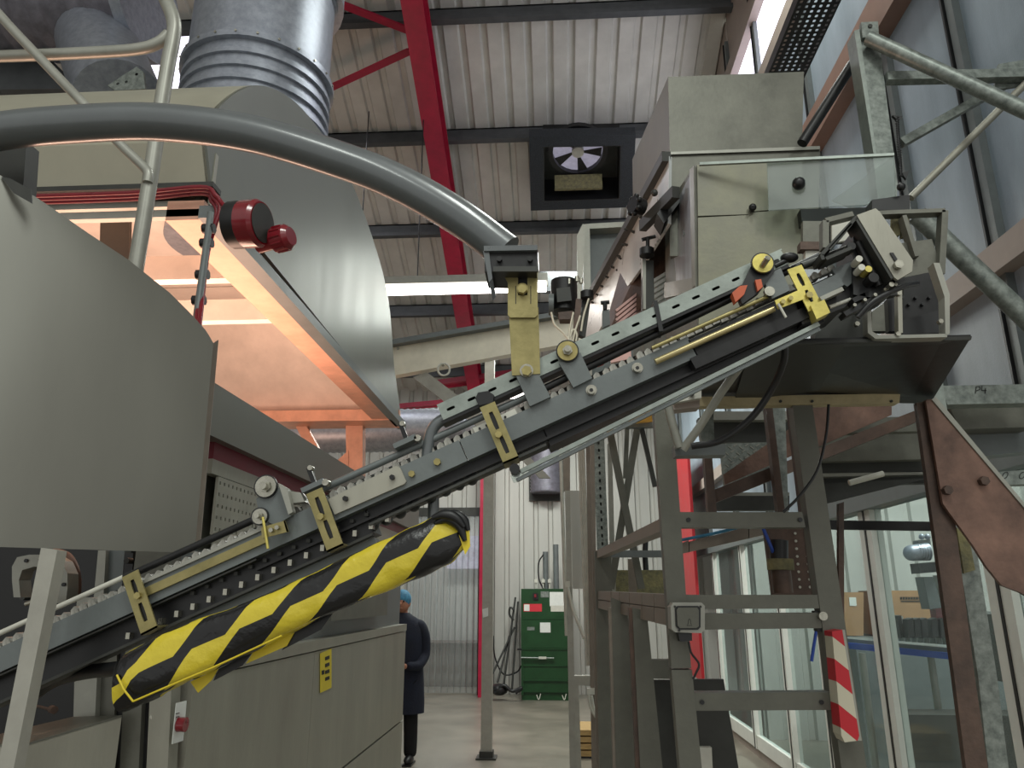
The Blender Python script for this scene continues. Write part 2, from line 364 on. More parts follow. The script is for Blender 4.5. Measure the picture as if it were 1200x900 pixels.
# the room beyond the doorway
struct(MB().box((-4, 17.0, -0.05), (0, 17.1, 4)), 'wall_passage', 'clad')
# next hall behind the glass, right
wf = struct(MB().box((2.6, 10.3, 0), (10, 10.4, 5.6)), 'wall_far', 'clad')
b0 = struct(sheet(V((2.6, 10.2, 0)), V((1, 0, 0)), V((0, 1, 0)), V((0, 0, 5.4)), profile(0.3, 4, 0.05)), 'cladding_sheet', 'clad', wf)
for k in range(1, 6): rep(b0, (1.2 * k, 0, 0))
# roof
rf = struct(MB().hexa([(-9.2, -4, roofz(-4) + .06), (10, -4, roofz(-4) + .06), (10, 14.9, roofz(14.9) + .06), (-9.2, 14.9, roofz(14.9) + .06)],
                      [(-9.2, -4, roofz(-4) + .2), (10, -4, roofz(-4) + .2), (10, 14.9, roofz(14.9) + .2), (-9.2, 14.9, roofz(14.9) + .2)]), 'ceiling', 'roof')
el = V((0, 9.9, -0.4 * 9.9)); b1 = None
for k in range(17):
    if b1 is None: b1 = struct(sheet(V((-9, 4.7, roofz(4.7))), V((1, 0, 0)), V((0, 0, 1)), el, profile(0.275, 4, 0.045)), 'roof_sheet', 'roof', rf)
    else: rep(b1, (1.1 * k, 0, 0))
for Y in (5.86, 7.40, 8.95, 10.5, 12.2, 13.8):
    z = roofz(Y)
    mb = MB().box((-9, Y, z - 0.22), (9.9, Y + 0.02, z)).box((-9, Y - 0.08, z - 0.235), (9.9, Y + 0.02, z - 0.215)).box((-9, Y, z - 0.02), (9.9, Y + 0.08, z))
    mb.box((-9, Y - 0.08, z - 0.215), (9.9, Y - 0.07, z - 0.18))
    struct(mb, 'trim_purlin', 'purlin', rf)
# red portal frame
rx = -1.55
t = thing('portal_frame', 'crimson steel roof rafter and column running back to the rear wall', 'roof beam', (rx, 14.2, 0))
mb = MB()
for (x0, x1, d0, d1) in ((-.125, .125, .68, .655), (-.008, .008, .66, .26), (-.125, .125, .27, .245)):
    mb.hexa([(rx + x0, 3.0, roofz(3.0, d0)), (rx + x1, 3.0, roofz(3.0, d0)), (rx + x1, 3.0, roofz(3.0, d1)), (rx + x0, 3.0, roofz(3.0, d1))],
            [(rx + x0 + .05, 14.3, roofz(14.3, d0)), (rx + x1 + .05, 14.3, roofz(14.3, d0)), (rx + x1 + .05, 14.3, roofz(14.3, d1)), (rx + x0 + .05, 14.3, roofz(14.3, d1))])
part(mb, 'rafter', 'red', t)
mb = MB().box((rx + .14, 14.0, 0), (rx + .36, 14.02, 5.3)).box((rx + .14, 14.34, 0), (rx + .36, 14.36, 5.3)).box((rx + .242, 14.0, 0), (rx + .258, 14.36, 5.3))
part(mb, 'column', 'red', t)
def brace(p, q, label, w=0.11):
    single(MB().beam(p, q, w, 0.012).beam(V(p) + V((0, w / 2, .05)), V(q) + V((0, w / 2, .05)), 0.012, w), 'roof_brace', 'red', label, 'brace')
brace(onroof(360, -10, .35), onroof(478, 36, .45), 'crimson diagonal roof brace meeting the rafter at the top edge')
brace(onroof(340, 125, .35), onroof(480, 60, .45), 'crimson diagonal roof brace just above the round duct right side')
brace(at(590, 279, 11), at(720, 279, 11), 'crimson horizontal strut above the conveyor hanger bracket', 0.16)
brace(at(455, 480, 13.6), at(520, 474, 13.6), 'crimson strut stub low behind the hood corner', 0.14)
brace(at(512, 452, 13.6), at(600, 440, 13.6), 'crimson strut behind the post top under the cream beam', 0.2)
# rooflight behind the duct
mb = MB().prism([onroof(150, 30, .08), onroof(228, 30, .08), onroof(222, 112, .08), onroof(140, 112, .08)], (0, 0, .04))
struct(mb, 'window_1', 'day')
# right-hand glazed partition, plane X = 2.2
XR = 2.2
wr = struct(MB().box((XR, -1, 0), (XR + .08, 14.5, 0.14)).box((XR, -1, 5.15), (XR + .06, 14.5, 5.25)), 'wall_right', 'beige')
for z0, z1, m_, wd in ((3.18, 3.32, 'beige', .1), (5.15, 5.42, 'pinkframe', .12), (2.28, 2.4, 'grey', .08), (6.6, 6.75, 'beige', .1), (7.5, 7.7, 'beige', .1)):
    struct(MB().box((XR - wd, -1, z0), (XR + .05, 14.5, z1)), 'rail', m_, wr)
vy = [1.2, 1.95, 2.7, 3.4, 4.13, 5.4, 6.6, 7.7, 9.1, 10.7, 12.6, 14.4]
for k, Y in enumerate(vy):
    struct(MB().box((XR - .05, Y - .03, 2.4), (XR + .05, Y + .03, 8.2)), 'mullion', 'grey', wr)
    struct(MB().box((XR - .062, Y + .04, 2.4), (XR, Y + .055, 8.2)), 'gasket', 'black', wr)
    if k < len(vy) - 1:
        Y1 = vy[k + 1]
        for z0, z1 in ((2.4, 3.18), (3.32, 5.15), (5.42, 6.6)):
            struct(MB().box((XR - .01, Y + .03, z0), (XR + .01, Y1 - .03, z1)), 'obscured_pane', 'glassR', wr)
        struct(MB().box((XR - .01, Y + .03, 6.75), (XR + .01, Y1 - .03, 7.5)), 'bright_pane', 'day' if 4 < Y < 6.9 else 'glassR', wr)
        struct(MB().box((XR - .01, Y + .03, 7.7), (XR + .01, Y1 - .03, 9.4)), 'upper_panel', 'beige', wr)
ly = [2.6, 3.9, 5.4, 6.6, 7.7, 9.1, 10.7]
for k, Y in enumerate(ly):
    d = .1 if k < 3 else .06
    f = struct(MB().box((XR - .04, Y - d, .1), (XR + .04, Y - .012, 2.3)).box((XR - .04, Y + .012, .1), (XR + .04, Y + d, 2.3)), 'white_frame', 'white', wr)
    struct(MB().box((XR - .045, Y - .012, .1), (XR + .03, Y + .012, 2.3)), 'gasket', 'black', wr)
    if k < len(ly) - 1:
        n = 'window_%d' % (k + 2)
        w_ = struct(MB().box((XR - .003, Y + d, .2), (XR + .003, ly[k + 1] - .1, 2.28)), n, 'pane')
        struct(MB().box((XR - .03, Y + d, .1), (XR + .03, ly[k + 1] - .06, .24)), 'window_sill', 'white', w_)
single(MB().box((XR - .28, 10.75, .62), (XR - .24, 12.3, 3.85)).box((XR - .28, 10.78, 0), (XR - .24, 10.9, .62)).box((XR - .28, 12.1, 0), (XR - .24, 12.22, .62)), 'red_door_panel', 'redp', 'tall bright red panel on the glazed wall behind the ladder frame', 'panel')
# doorway with clear strip curtain
t = thing('strip_curtain', 'hanging clear plastic strip curtain filling the rear doorway', 'curtain', (-2.14, 14.45, 0))
part(MB().box((-2.84, 14.36, 3.2), (-1.44, 14.46, 3.36)), 'header_rail', 'dark', t)
s0 = None
for k in range(12):
    x = -2.83 + k * .116
    a = V((x, 14.42 + .008 * (k % 2), 0.02)); mb = MB()
    seg = [(0, 0), (.03, -.012), (.065, -.016), (.1, -.012), (.13, 0)]
    for (u0, v0), (u1, v1) in zip(seg[:-1], seg[1:]):
        mb.add([a + V((u0, v0, 0)), a + V((u1, v1, 0)), a + V((u1, v1, 3.2)), a + V((u0, v0, 3.2))], [(0, 1, 2, 3)], True)
    if s0 is None: s0 = part(mb, 'curtain_strip', 'pvc', t)
    else: rep(s0, (k * .116, .008 * (k % 2), 0))
part(MB().box((-1.46, 14.3, 0), (-1.40, 14.5, 3.3)), 'door_jamb', 'dark', t)
single(MB().box((-2.7, 15.6, 0), (-1.6, 16.4, .75)).box((-2.75, 15.55, .75), (-1.55, 16.45, .82)), 'packing_bench', 'browndark', 'low dark bench seen dimly through the strip curtain', 'bench')
single(MB().box((-2.4, 16.7, 2.3), (-1.5, 16.99, 3.0)), 'passage_light_panel', 'dim', 'bright panel glowing behind the top of the strip curtain', 'light')
# fan box in the roof
t = thing('roof_fan_unit', 'square dark foam-lined fan housing under the roof right of the red rafter', 'fan', (0, 9.4, 7.4))
A, B, C_, D = onroof(620, 160, .5), onroof(745, 158, .5), onroof(741, 243, .5), onroof(622, 247, .5)
up = V((0, .12, .42))
def quadring(o4, i4, vec):
    mb = MB()
    for k in range(4):
        j = (k + 1) % 4; mb.hexa([o4[k], o4[j], i4[j], i4[k]], [o4[k] + vec, o4[j] + vec, i4[j] + vec, i4[k] + vec])
    return mb
cen = (A + B + C_ + D) / 4
inn = [cen + (p - cen) * .74 for p in (A, B, C_, D)]
part(quadring([A, B, C_, D], inn, up * .35), 'foam_frame', 'foam', t)
inn2 = [cen + (p - cen) * .72 for p in (A, B, C_, D)]
part(quadring(inn, inn2, up), 'inner_box', 'black', t)
part(MB().prism([p + up for p in inn], up * .02), 'back_plate', 'dark', t)
ex = (B - A).normalized(); ey = (D - A).normalized(); en = ex.cross(ey).normalized()
if en.z < 0: en = -en
fc = onroof(677, 176, .2)
part(MB().cyl(fc + en * .03, fc + en * .05, .36, n=28), 'daylight_disc', 'dim', t)
mb = MB()
for k in range(28):
    a0, a1 = 2 * math.pi * k / 28, 2 * math.pi * (k + 1) / 28
    q = [fc + ex * (r * math.cos(a)) + ey * (r * math.sin(a)) for a, r in ((a0, .35), (a1, .35), (a1, .42), (a0, .42))]
    mb.hexa([p - en * .05 for p in q], [p + en * .03 for p in q])
part(mb, 'fan_ring', 'black', t)
part(MB().cyl(fc - en * .06, fc + en * .02, .085, n=16), 'fan_hub', 'offw', t)
bl = None
for k in range(5):
    a0 = 2 * math.pi * k / 5; mb = MB()
    q = [fc + ex * (r * math.cos(a)) + ey * (r * math.sin(a)) for a, r in ((a0, .08), (a0 - .15, .34), (a0 + .28, .34), (a0 + .35, .08))]
    mb.hexa([p - en * .02 for p in q], [p - en * .01 for p in q]); part(mb, 'fan_blade', 'blacksteel', t)
part(MB().box((fc.x - .33, fc.y + .30, fc.z - .42), (fc.x + .35, fc.y + .36, fc.z - .2)), 'motor_plate', 'insul', t)
# strip light
t = thing('strip_light', 'long lit fluorescent batten hanging behind the curved hood end', 'light', at(520, 340, 8.2))
p, q = at(395, 341, 8.2), at(640, 341, 8.2)
part(MB().box((p.x, 8.14, p.z - .05), (q.x, 8.26, p.z + .035)), 'diffuser', 'lamp', t)
part(MB().box((p.x - .02, 8.1, p.z + .035), (q.x + .02, 8.3, p.z + .13)), 'housing', 'rail', t)
for x in (420, 489):
    a = at(x, 330, 8.2); part(MB().cyl(a, a + V((0, 0, 2.4)), .008, n=6), 'hanging_wire', 'black', t)
# small lamps seen low behind the post
for c, lb in (((541, 491), 'small bright ceiling lamp seen just left of the conveyor channel end'), ((600, 462), 'bright fluorescent lamp seen between channel and top rod')):
    a = at(*c, 13.0); wd = .25 if c[0] < 560 else .45
    t = thing('wall_lamp', lb, 'light', a)
    part(MB().box((a.x - wd, 12.9, a.z - .07), (a.x + wd, 13.05, a.z + .06)), 'diffuser', 'lamp', t)
    part(MB().box((a.x - wd - .03, 12.88, a.z + .06), (a.x + wd + .03, 13.08, a.z + .12)), 'housing', 'grey', t)
# cream beam + post
t = thing('cream_beam', 'cream painted sloping box beam crossing behind the gold hanger plate', 'beam', at(530, 410, 7.6))
mb = MB().poly([(380, 416), (760, 352), (760, 385), (380, 455)], 7.6, .12); part(mb, 'web', 'creambeam', t)
part(MB().poly([(380, 411), (760, 347), (760, 352), (380, 417)], 7.5, .3), 'top_flange', 'grey', t)
part(MB().poly([(484, 442), (500, 436), (585, 500), (575, 512)], 7.65, .05), 'diagonal_strut', 'post', t)
part(MB().poly([(575, 500), (590, 505), (645, 560), (632, 560)], 7.7, .05), 'diagonal_strut', 'post', t)
for c in ((466, 408), (519, 428)): part(MB().hexb(c, 1.6, 7.58, .02), 'bolt', 'bolt', t)
part(MB().tube(arc([at(520 + 7 * math.cos(a), 433 + 7 * math.sin(a), 7.55) for a in [i * math.pi / 6 for i in range(13)]], 3), .012, 6), 'ring_hook', 'offw', t)
t = thing('floor_post', 'slim light grey square post standing on the open concrete floor', 'post', at(570, 895, 8.9).xyz)
a = at(570, 895, 8.9); a.z = 0; h = at(570, 418, 8.9).z
part(MB().box((a.x - .06, 8.85, .02), (a.x + .06, 8.97, h)), 'shaft', 'post', t)
part(MB().box((a.x - .11, 8.8, 0), (a.x + .11, 9.02, .02)).box((a.x - .075, 8.83, .02), (a.x + .075, 8.99, .08)), 'base_plate', 'dark', t)
part(MB().poly([(565, 714), (572, 712), (572, 722), (566, 724)], 8.84, .004), 'paper_sticker', 'paper', t)
for c in ((568, 421), (574, 421)): part(MB().hexb(c, 1.5, 8.83, .02), 'bolt', 'bolt', t)
# ducts at the rear
t = thing('ribbed_duct', 'horizontal ribbed silver duct behind the hood lower corner', 'duct', at(480, 500, 9.3))
p, q = at(330, 507, 9.3), at(548, 503, 9.3); mb = MB(); n = 60
mb.tube([p.lerp(q, i / n) for i in range(n + 1)], [.27 + (.012 if i % 2 else 0) for i in range(n + 1)], 24); part(mb, 'duct_body', 'duct', t)
mb = MB().tube(arc([q, q + V((.25, 0, -.02)), q + V((.45, 0, -.15)), q + V((.5, 0, -.4))], 5), .26, 20); part(mb, 'duct_elbow', 'duct', t)
a, b = at(640, 520, 14.3), at(640, 578, 14.3)
t = thing('wall_duct', 'dark flexible duct dropping into a black wall opening above the green baler', 'duct', b)
mb = MB().tube([a.lerp(b, i / 30) for i in range(31)], [.29 + (.025 if i % 2 else 0) for i in range(31)], 20); part(mb, 'flexible_hose', 'flex', t)
part(MB().poly([(618, 470), (660, 470), (660, 587), (620, 587)], 14.46, .04), 'opening_plate', 'dark', t)
# ================================================================ OVEN HOOD (left)
XH = -1.27
HC = atx(245, 240, XH); ZH = HC.z; Y1 = HC.y; Y2 = 5.9; XL = -5.2
prof = [(Y1, ZH + .075)] + [(p.y, p.z) for p in arc([atx(*c, XH) for c in ((242, 165), (258, 125), (300, 100), (340, 115), (375, 153), (408, 205), (437, 280), (455, 350), (462, 430))], 5)] + [(Y2, atx(462, 470, XH).z), (Y2, ZH)]
t = thing('extraction_hood', 'huge arched stainless extraction hood glowing orange inside on the left', 'hood', (-3, 4.2, ZH))
ORGH = t
part(MB().prism([(XH, y, z) for y, z in prof], (-.02, 0, 0)), 'end_cap', 'hood', t)
mb = MB()
for (a, b), (c, d) in zip(prof[:-1], prof[1:]):
    mb.add([(XH - .01, a, b), (XH - .01, c, d), (XL, c, d), (XL, a, b)], [(0, 1, 2, 3)], True)
part(mb, 'shell', mat('cream_hood_shell', 'b5b2a0', 0.4, 0.3, 0.05, 3), t)  # lighter, creamier tone than the end cap
# inner liner: tapered ceiling panels
zi = ZH + .75
fr = (Y1 + .06, Y2 - .06); xs = (XH - .08, XL + .08)
mb = MB()
def lin(a, b, c, d): part(MB().prism([a, b, c, d], (0, 0, .004)), 'liner_panel', 'liner', ORGH)
I0 = [V((xs[0], fr[0], ZH + .02)), V((xs[0], fr[1], ZH + .02)), V((xs[1], fr[1], ZH + .02)), V((xs[1], fr[0], ZH + .02))]
I1 = [V((xs[0] - .35, fr[0] + .4, zi)), V((xs[0] - .35, fr[1] - .5, zi)), V((xs[1] + .35, fr[1] - .5, zi)), V((xs[1] + .35, fr[0] + .4, zi))]
n = 5
for k in range(n):   # right side, panel by panel
    f0, f1 = k / n, (k + 1) / n - .006
    lin(I0[0].lerp(I0[1], f0), I0[0].lerp(I0[1], f1), I1[0].lerp(I1[1], f1), I1[0].lerp(I1[1], f0))
    lin(I1[0].lerp(I1[1], f0), I1[0].lerp(I1[1], f1), I1[3].lerp(I1[2], f1), I1[3].lerp(I1[2], f0))
lin(I0[1], I0[2], I1[2], I1[1]); lin(I0[2], I0[3], I1[3], I1[2]); lin(I0[3], I0[0], I1[0], I1[3])
# cross ribs inside
for (px, py) in ((300, 330), (345, 382)):
    p = atx(px, py, XH - .1); part(MB().box((XL + .2, p.y - .03, ZH + .01), (XH - .1, p.y + .03, ZH + .13)), 'cross_rib', 'liner', t)
# bottom frame
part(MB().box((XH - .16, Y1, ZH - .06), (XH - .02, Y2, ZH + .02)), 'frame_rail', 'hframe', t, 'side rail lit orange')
part(MB().box((XH - .02, Y1 - .03, ZH - .07), (XH + .05, Y2 + .05, ZH - .02)), 'edge_trim', 'grey', t, 'dark grey edge strip')
part(MB().box((XL, Y1 - .03, ZH + .06), (XH + .02, Y1 + .04, ZH + .08)), 'frame_rail', 'dark', t, 'thin dark front rail')
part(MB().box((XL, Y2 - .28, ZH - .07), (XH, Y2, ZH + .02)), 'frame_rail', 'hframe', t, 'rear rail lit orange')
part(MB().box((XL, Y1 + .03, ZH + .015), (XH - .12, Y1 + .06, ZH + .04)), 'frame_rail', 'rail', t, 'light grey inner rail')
part(MB().box((XL, Y1 - .0, ZH - .045), (XH - .02, Y1 + .03, ZH - .015)), 'cable_tray', 'rail', t, 'grey tray below the cables')
p, q = at(120, 240, Y1 + .25), at(150, 330, Y1 + .3)
part(MB().poly([(118, 238), (152, 238), (150, 340), (116, 320)], Y1 + .33, .02), 'hanger_plate', 'dark', t, 'dark upright plate')
# front seam strip
a = atx(241, 165, XH); part(MB().box((XH - .004, Y1 - .003, ZH), (XH + .004, Y1 + .02, a.z)), 'seam_strip', 'steel', t)
# rear legs of the hood
z = at(415, 500, Y2).z
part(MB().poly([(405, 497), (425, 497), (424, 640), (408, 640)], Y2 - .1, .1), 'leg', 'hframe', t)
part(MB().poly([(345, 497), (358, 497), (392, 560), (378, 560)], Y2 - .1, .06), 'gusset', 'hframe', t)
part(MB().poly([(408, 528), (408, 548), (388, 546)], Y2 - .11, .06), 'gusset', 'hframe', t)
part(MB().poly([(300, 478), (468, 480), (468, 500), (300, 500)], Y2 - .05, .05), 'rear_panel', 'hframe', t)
# round galvanised duct
dc = V((-1.88, 4.0, 0)); r = .43
t = thing('round_duct', 'big round galvanised duct rising from the top of the hood', 'duct', (dc.x, dc.y, 3.9))
part(MB().cyl(dc + V((0, 0, 3.75)), dc + V((0, 0, 4.33)), r, n=48), 'duct_collar', 'duct', t)
for k, (z0, z1, rr) in enumerate(((4.33, 4.37, .50), (4.50, 4.53, .47), (4.60, 4.63, .46), (4.69, 4.72, .46), (4.78, 4.81, .46), (4.88, 4.92, .475))):
    part(MB().cyl(dc + V((0, 0, z0)), dc + V((0, 0, z1)), rr, n=48), 'band_ring', 'duct', t)
part(MB().cyl(dc + V((0, 0, 4.35)), dc + V((0, 0, 5.55)), .44, n=48), 'duct_section', 'duct', t)
part(MB().cyl(dc + V((0, 0, 5.55)), dc + V((0, 0, 5.58)), .455, n=48), 'band_ring', 'duct', t)
mb = MB().cyl(dc + V((0, 0, 5.58)), dc + V((0, 0, 7.6)), .5, n=32)
part(mb, 'upper_duct', 'duct', t)
b0 = None
for k in range(24):
    a_ = 2 * math.pi * k / 24 + .1
    for z_, rr in ((4.35, .50), (4.905, .475)):
        d = V((math.cos(a_), math.sin(a_), 0)); c = dc + d * rr + V((0, 0, z_)); part(MB().cyl(c - d * .003, c + d * .006, .008, n=6), 'rivet', 'bolt', t)
# flexible duct top left
t = thing('flexible_duct', 'dark corrugated flexible duct lying across the upper left corner', 'duct', at(60, 40, 4.2))
p, q = at(-260, -25, 4.4), at(168, 0, 4.4); n = 90
pts = [p.lerp(q, i / n) + V((0, 0, .05 * math.sin(i / 14))) for i in range(n + 1)]
part(MB().tube(pts, [.42 + .022 * ((i % 4) == 0) + .006 * math.sin(i * 1.7) for i in range(n + 1)], 36), 'hose_body', 'flex', t)
part(MB().cyl(q - V((.03, 0, 0)), q + V((.05, 0, 0)), .45, n=36), 'clamp_band', 'duct', t)
t = thing('duct_branch', 'dark metal duct branch with a flange just under the flexible duct', 'duct', at(120, 85, 4.3))
a = at(115, 50, 4.4); b = at(140, 118, 4.1)
part(MB().tube([a, b], .28, 28), 'branch_pipe', 'duct', t)
part(MB().poly([(126, 100), (160, 78), (168, 84), (170, 104), (135, 106)], 3.9, .02), 'flange', 'galv', t)
for c in ((160, 87), (148, 96), (138, 98)): part(MB().hexb(c, 2, 3.9, .02), 'bolt', 'dark', t)
single(MB().poly([(-200, 70), (60, 70), (95, 104), (-200, 107)], 4.6, .8), 'duct_box', 'purlin', 'plain dark grey duct box behind the handrail at upper left', 'box')
# sounder and beacon
p = at(300, 262, 2.2); k = mpp(p)
t = thing('alarm_sounder', 'round maroon alarm sounder with grey face on the hood edge', 'sounder', p)
ax = V((.985, -.17, -.05)).normalized(); c0 = p - ax * .05
part(MB().cyl(c0 - ax * .035, c0 + ax * .01, 28 * k, n=28), 'backing_ring', 'black', t)
part(MB().cyl(c0 + ax * .01, c0 + ax * .062, 28 * k, n=32).cyl(c0 + ax * .062, c0 + ax * .075, 28 * k, 25 * k, n=32), 'housing', 'maroon', t)
part(MB().cyl(c0 + ax * .0755, c0 + ax * .078, 23 * k, n=32), 'face_grille', 'dark', t, 'dark grey round face')
p = at(325, 281, 2.25); k = mpp(p)
t = thing('alarm_beacon', 'small red alarm beacon with ribbed cap right below the sounder', 'beacon', p)
ax = V((.95, -.25, .1)).normalized()
part(MB().cyl(p - ax * 26 * k, p - ax * 2 * k, 10 * k, n=20), 'body', 'maroon', t)
part(MB().cyl(p - ax * 3 * k, p + ax * 14 * k, 15 * k, n=24).cyl(p + ax * 14 * k, p + ax * 19 * k, 15 * k, 11 * k, n=24), 'cap', 'maroon', t)
for j in range(12):
    a_ = 2 * math.pi * j / 12; o = ax.orthogonal().normalized(); d = Matrix.Rotation(a_, 3, ax) @ o
    part(MB().cyl(p - ax * 1 * k + d * 15 * k, p + ax * 12 * k + d * 15 * k, 1.4 * k, n=5), 'rib', 'maroon', t)
# red cables
for j, (dy, lb) in enumerate(((0, 'upper'), (4, 'middle'), (8, 'lower'))):
    y0 = Y1 - .06 + j * .012
    pts = [at(-40, 232 + dy, y0), at(150, 226 + dy, y0), at(235, 219 + dy, y0), at(252 - dy * .5, 228 + dy, y0), at(262 - dy, 240 + dy, y0)]
    pts += [at(285, 262, 2.25)] if j == 0 else [at(256 - j * 4, 265, y0), at(247 - j * 4, 300, y0), at(240 - j * 4, 360, y0 - .2), at(234 - j * 4, 420, y0 - .3)]
    single(MB().tube(arc(pts, 6), .008, 8), 'red_cable', 'redcable', {'upper': 'dark red cable curving over the hood corner to the sounder', 'middle': 'dark red cable dropping down the right side of the thin conduit', 'lower': 'dark red cable dropping down the left side of the thin conduit'}[lb], 'cable')
mb = MB().tube([at(247, 250, Y1 - .12), at(230, 375, Y1 - .25), at(224, 430, Y1 - .3)], .012, 10)
t = thing('conduit_channel', 'thin grey conduit strip hanging down inside the glowing hood opening', 'conduit', at(224, 430, Y1 - .3)); part(mb, 'strip', 'grey', t)
tie = None
for y in (268, 285, 322, 352):
    x = 247 - (y - 250) * .136; p = at(x, y, Y1 - .13); part(MB().cyl(p - V((.02, 0, 0)), p + V((.02, 0, 0)), .018, n=8), 'cable_tie', 'black', t)
# ================================================================ OVEN CABINET (plane X = -1)
XC = -1.0; Ya = 2.1; Yb = 5.05
t = thing('oven_cabinet', 'large stainless oven cabinet under the hood with perforated vent', 'cabinet', (-1.8, 3.4, 0))
CB = t
zt = atx(250, 455, XC).z
def side(z0, z1, name, m, dx=0, y0=Ya, y1=Yb, label=None, th=.03):
    return part(MB().box((XC - th, y0, z0), (XC + dx, y1, z1)), name, m, CB, label)
part(MB().box((-3.6, 3.3, .1), (XC - .05, Yb, zt - .05)).box((-1.2, Ya + .01, .1), (XC - .05, 3.3, zt - .05)), 'body', 'dull', t)
side(2.14, zt, 'top_fascia', 'guard', .03, 1.95, 5.3, 'grey fascia band')
side(2.09, 2.14, 'red_stripe', 'maroonp', .0, Ya, 5.3, 'dark red band')
# perforated vent
mb = MB(); o = V((XC, Ya + .05, 1.83)); pit = .03
cols, rows = 62, 5
mb.add([o, o + V((0, 1.86 + .9, 0)), o + V((0, 2.76, .045)), o + V((0, 0, .045))], [(0, 1, 2, 3)])
for i in range(cols):
    for j in range(rows):
        mb.cell(o + V((0, 0, .045)), V((0, 1, 0)), V((0, 0, 1)), V((-.008, 0, 0)), i * pit, (i + 1) * pit, j * .034, (j + 1) * .034, .0065, .0065, 4)
part(mb, 'perforated_vent', 'steel', t)
side(2.047, 2.09, 'vent_top', 'steel', .0, Ya, Ya + 1.95)
side(1.5, 1.83, 'recess_panel', 'grey', -.06, Ya, Yb)
side(1.86, 2.09, 'vent_surround', 'steel', .0, Ya + 1.95, Yb)
part(MB().box((XC - .06, 3.3, 1.60), (XC + .03, 4.4, 1.86)), 'recess_box', 'dull', t)
side(1.49, 1.53, 'ledge', 'steel', .02)
side(.955, 1.485, 'side_door', 'steel', .015, Ya + .0, 3.15); side(.955, 1.485, 'side_door', 'steel', .015, 3.155, Yb)
side(.10, .945, 'kick_panel', 'steel', .015)
side(.945, .955, 'shadow_gap', 'black', -.0)
p = atx(425, 716, XC)
part(MB().box((XC - .02, p.y - .1, p.z - .02), (XC + .01, p.y + .1, p.z + .02)), 'handle', 'black', t)
# labels
p = [atx(*c, XC + .017) for c in ((375, 766), (388, 760), (388, 806), (375, 812))]
lb = part(MB().prism(p, (.002, 0, 0)), 'warning_label', 'yellow', t, 'yellow warning label with black marks')
for yy in (770, 778, 786, 794):
    part(MB().prism([atx(*c, XC + .0195) for c in ((381, yy), (386, yy - 2), (386, yy + 2), (381, yy + 4))], (.001, 0, 0)), 'black_mark', 'ink', lb)
part(MB().prism([atx(*c, XC + .0195) for c in ((377, 786), (380, 785), (380, 790), (377, 791))], (.001, 0, 0)), 'black_mark', 'ink', lb)
p = [atx(*c, XC + .017) for c in ((206, 824), (218, 821), (214, 868), (201, 872))]
lb = part(MB().prism(p, (.002, 0, 0)), 'switch_label', 'paper', t, 'white label with a red knob')
c = atx(209, 849, XC + .02); part(MB().cyl(c, c + V((.02, 0, 0)), .018, n=14), 'red_knob', 'maroon', lb)
for yy in (836, 840): part(MB().prism([atx(*c, XC + .0195) for c in ((206, yy), (210, yy - 1), (210, yy), (206, yy + 1))], (.001, 0, 0)), 'black_mark', 'ink', lb)
# front corner posts of the cabinet
t = thing('cabinet_corner', 'folded stainless corner posts at the cabinet front edge left of the doors', 'frame', (-1.15, 2.0, 0))
for a_, b_, m_, yy in (((90, 118), (84, 108), 'rail', 2.04), ((118, 140), (108, 131), 'dull', 2.06), ((140, 150), (131, 143), 'black', 2.07), ((150, 172), (140, 162), 'dull', 2.03), ((172, 181), (163, 170), 'blacksteel', 2.05), ((181, 206), (171, 196), 'steel', 2.03)):
    part(MB().poly([(a_[0], 700), (a_[1], 700), (b_[1], 910), (b_[0], 910)], yy, .05), 'upright', m_, t)
part(MB().cyl(at(178, 840, 2.03), at(178, 840, 2.06), .006, n=8), 'bolt', 'bolt', t)
# ================================================================ LEFT GUARD PANEL
t = thing('curved_guard', 'big rounded stainless guard panel with a slim post on the far left', 'guard', at(50, 900, 1.3))
out = [(-160, 120), (-60, 172), (0, 205), (50, 236), (100, 271), (150, 304), (200, 344), (226, 370), (242, 388), (250, 402), (240, 520), (228, 640)]
def gy(px): return 1.42 + .42 * max(0, (px + 100) / 350) ** 1.3
top = [(x, y) for x, y in out]; mb = MB(); N = 36; Mv = 14
def topy(x):
    for (x0, y0), (x1, y1) in zip(out[:9], out[1:10]):
        if x0 <= x <= x1: return y0 + (y1 - y0) * (x - x0) / (x1 - x0)
    return 402
def grid(off):
    g = []
    for i in range(N + 1):
        u = i / N; u = 1 - (1 - u) ** 1.5
        col_ = []
        for j in range(Mv + 1):
            v = j / Mv; xt = -160 + 410 * u; xb = -160 + 388 * u; ty = topy(min(xt, 250)); by = 641 + .03 * max(0, xb)
            x = xt + (xb - xt) * v; y = ty + (by - ty) * v
            col_.append(at(x, y, gy(x) + off))
        g.append(col_)
    return g
g0, g1 = grid(0), grid(.012)
vs = [p for c in g0 for p in c] + [p for c in g1 for p in c]; S = (N + 1) * (Mv + 1); fs = []
for i in range(N):
    for j in range(Mv):
        a_ = i * (Mv + 1) + j; b_ = a_ + Mv + 1; fs += [(a_, b_, b_ + 1, a_ + 1), (S + a_, S + a_ + 1, S + b_ + 1, S + b_)]
mb.add(vs, fs, True)
rim = [(i * (Mv + 1)) for i in range(N + 1)] + [N * (Mv + 1) + j for j in range(1, Mv + 1)] + [i * (Mv + 1) + Mv for i in range(N - 1, -1, -1)]
mb.add(vs, [(rim[k], rim[k + 1], S + rim[k + 1], S + rim[k]) for k in range(len(rim) - 1)])
part(mb, 'panel', 'guard', t)
part(MB().hexa([at(250, 402, 1.85), at(256, 398, 1.87), at(256, 400, 1.95), at(250, 404, 1.95)], [at(228, 640, 1.82), at(234, 640, 1.84), at(235, 640, 1.92), at(228, 640, 1.92)]), 'edge_flange', 'framepink', t)
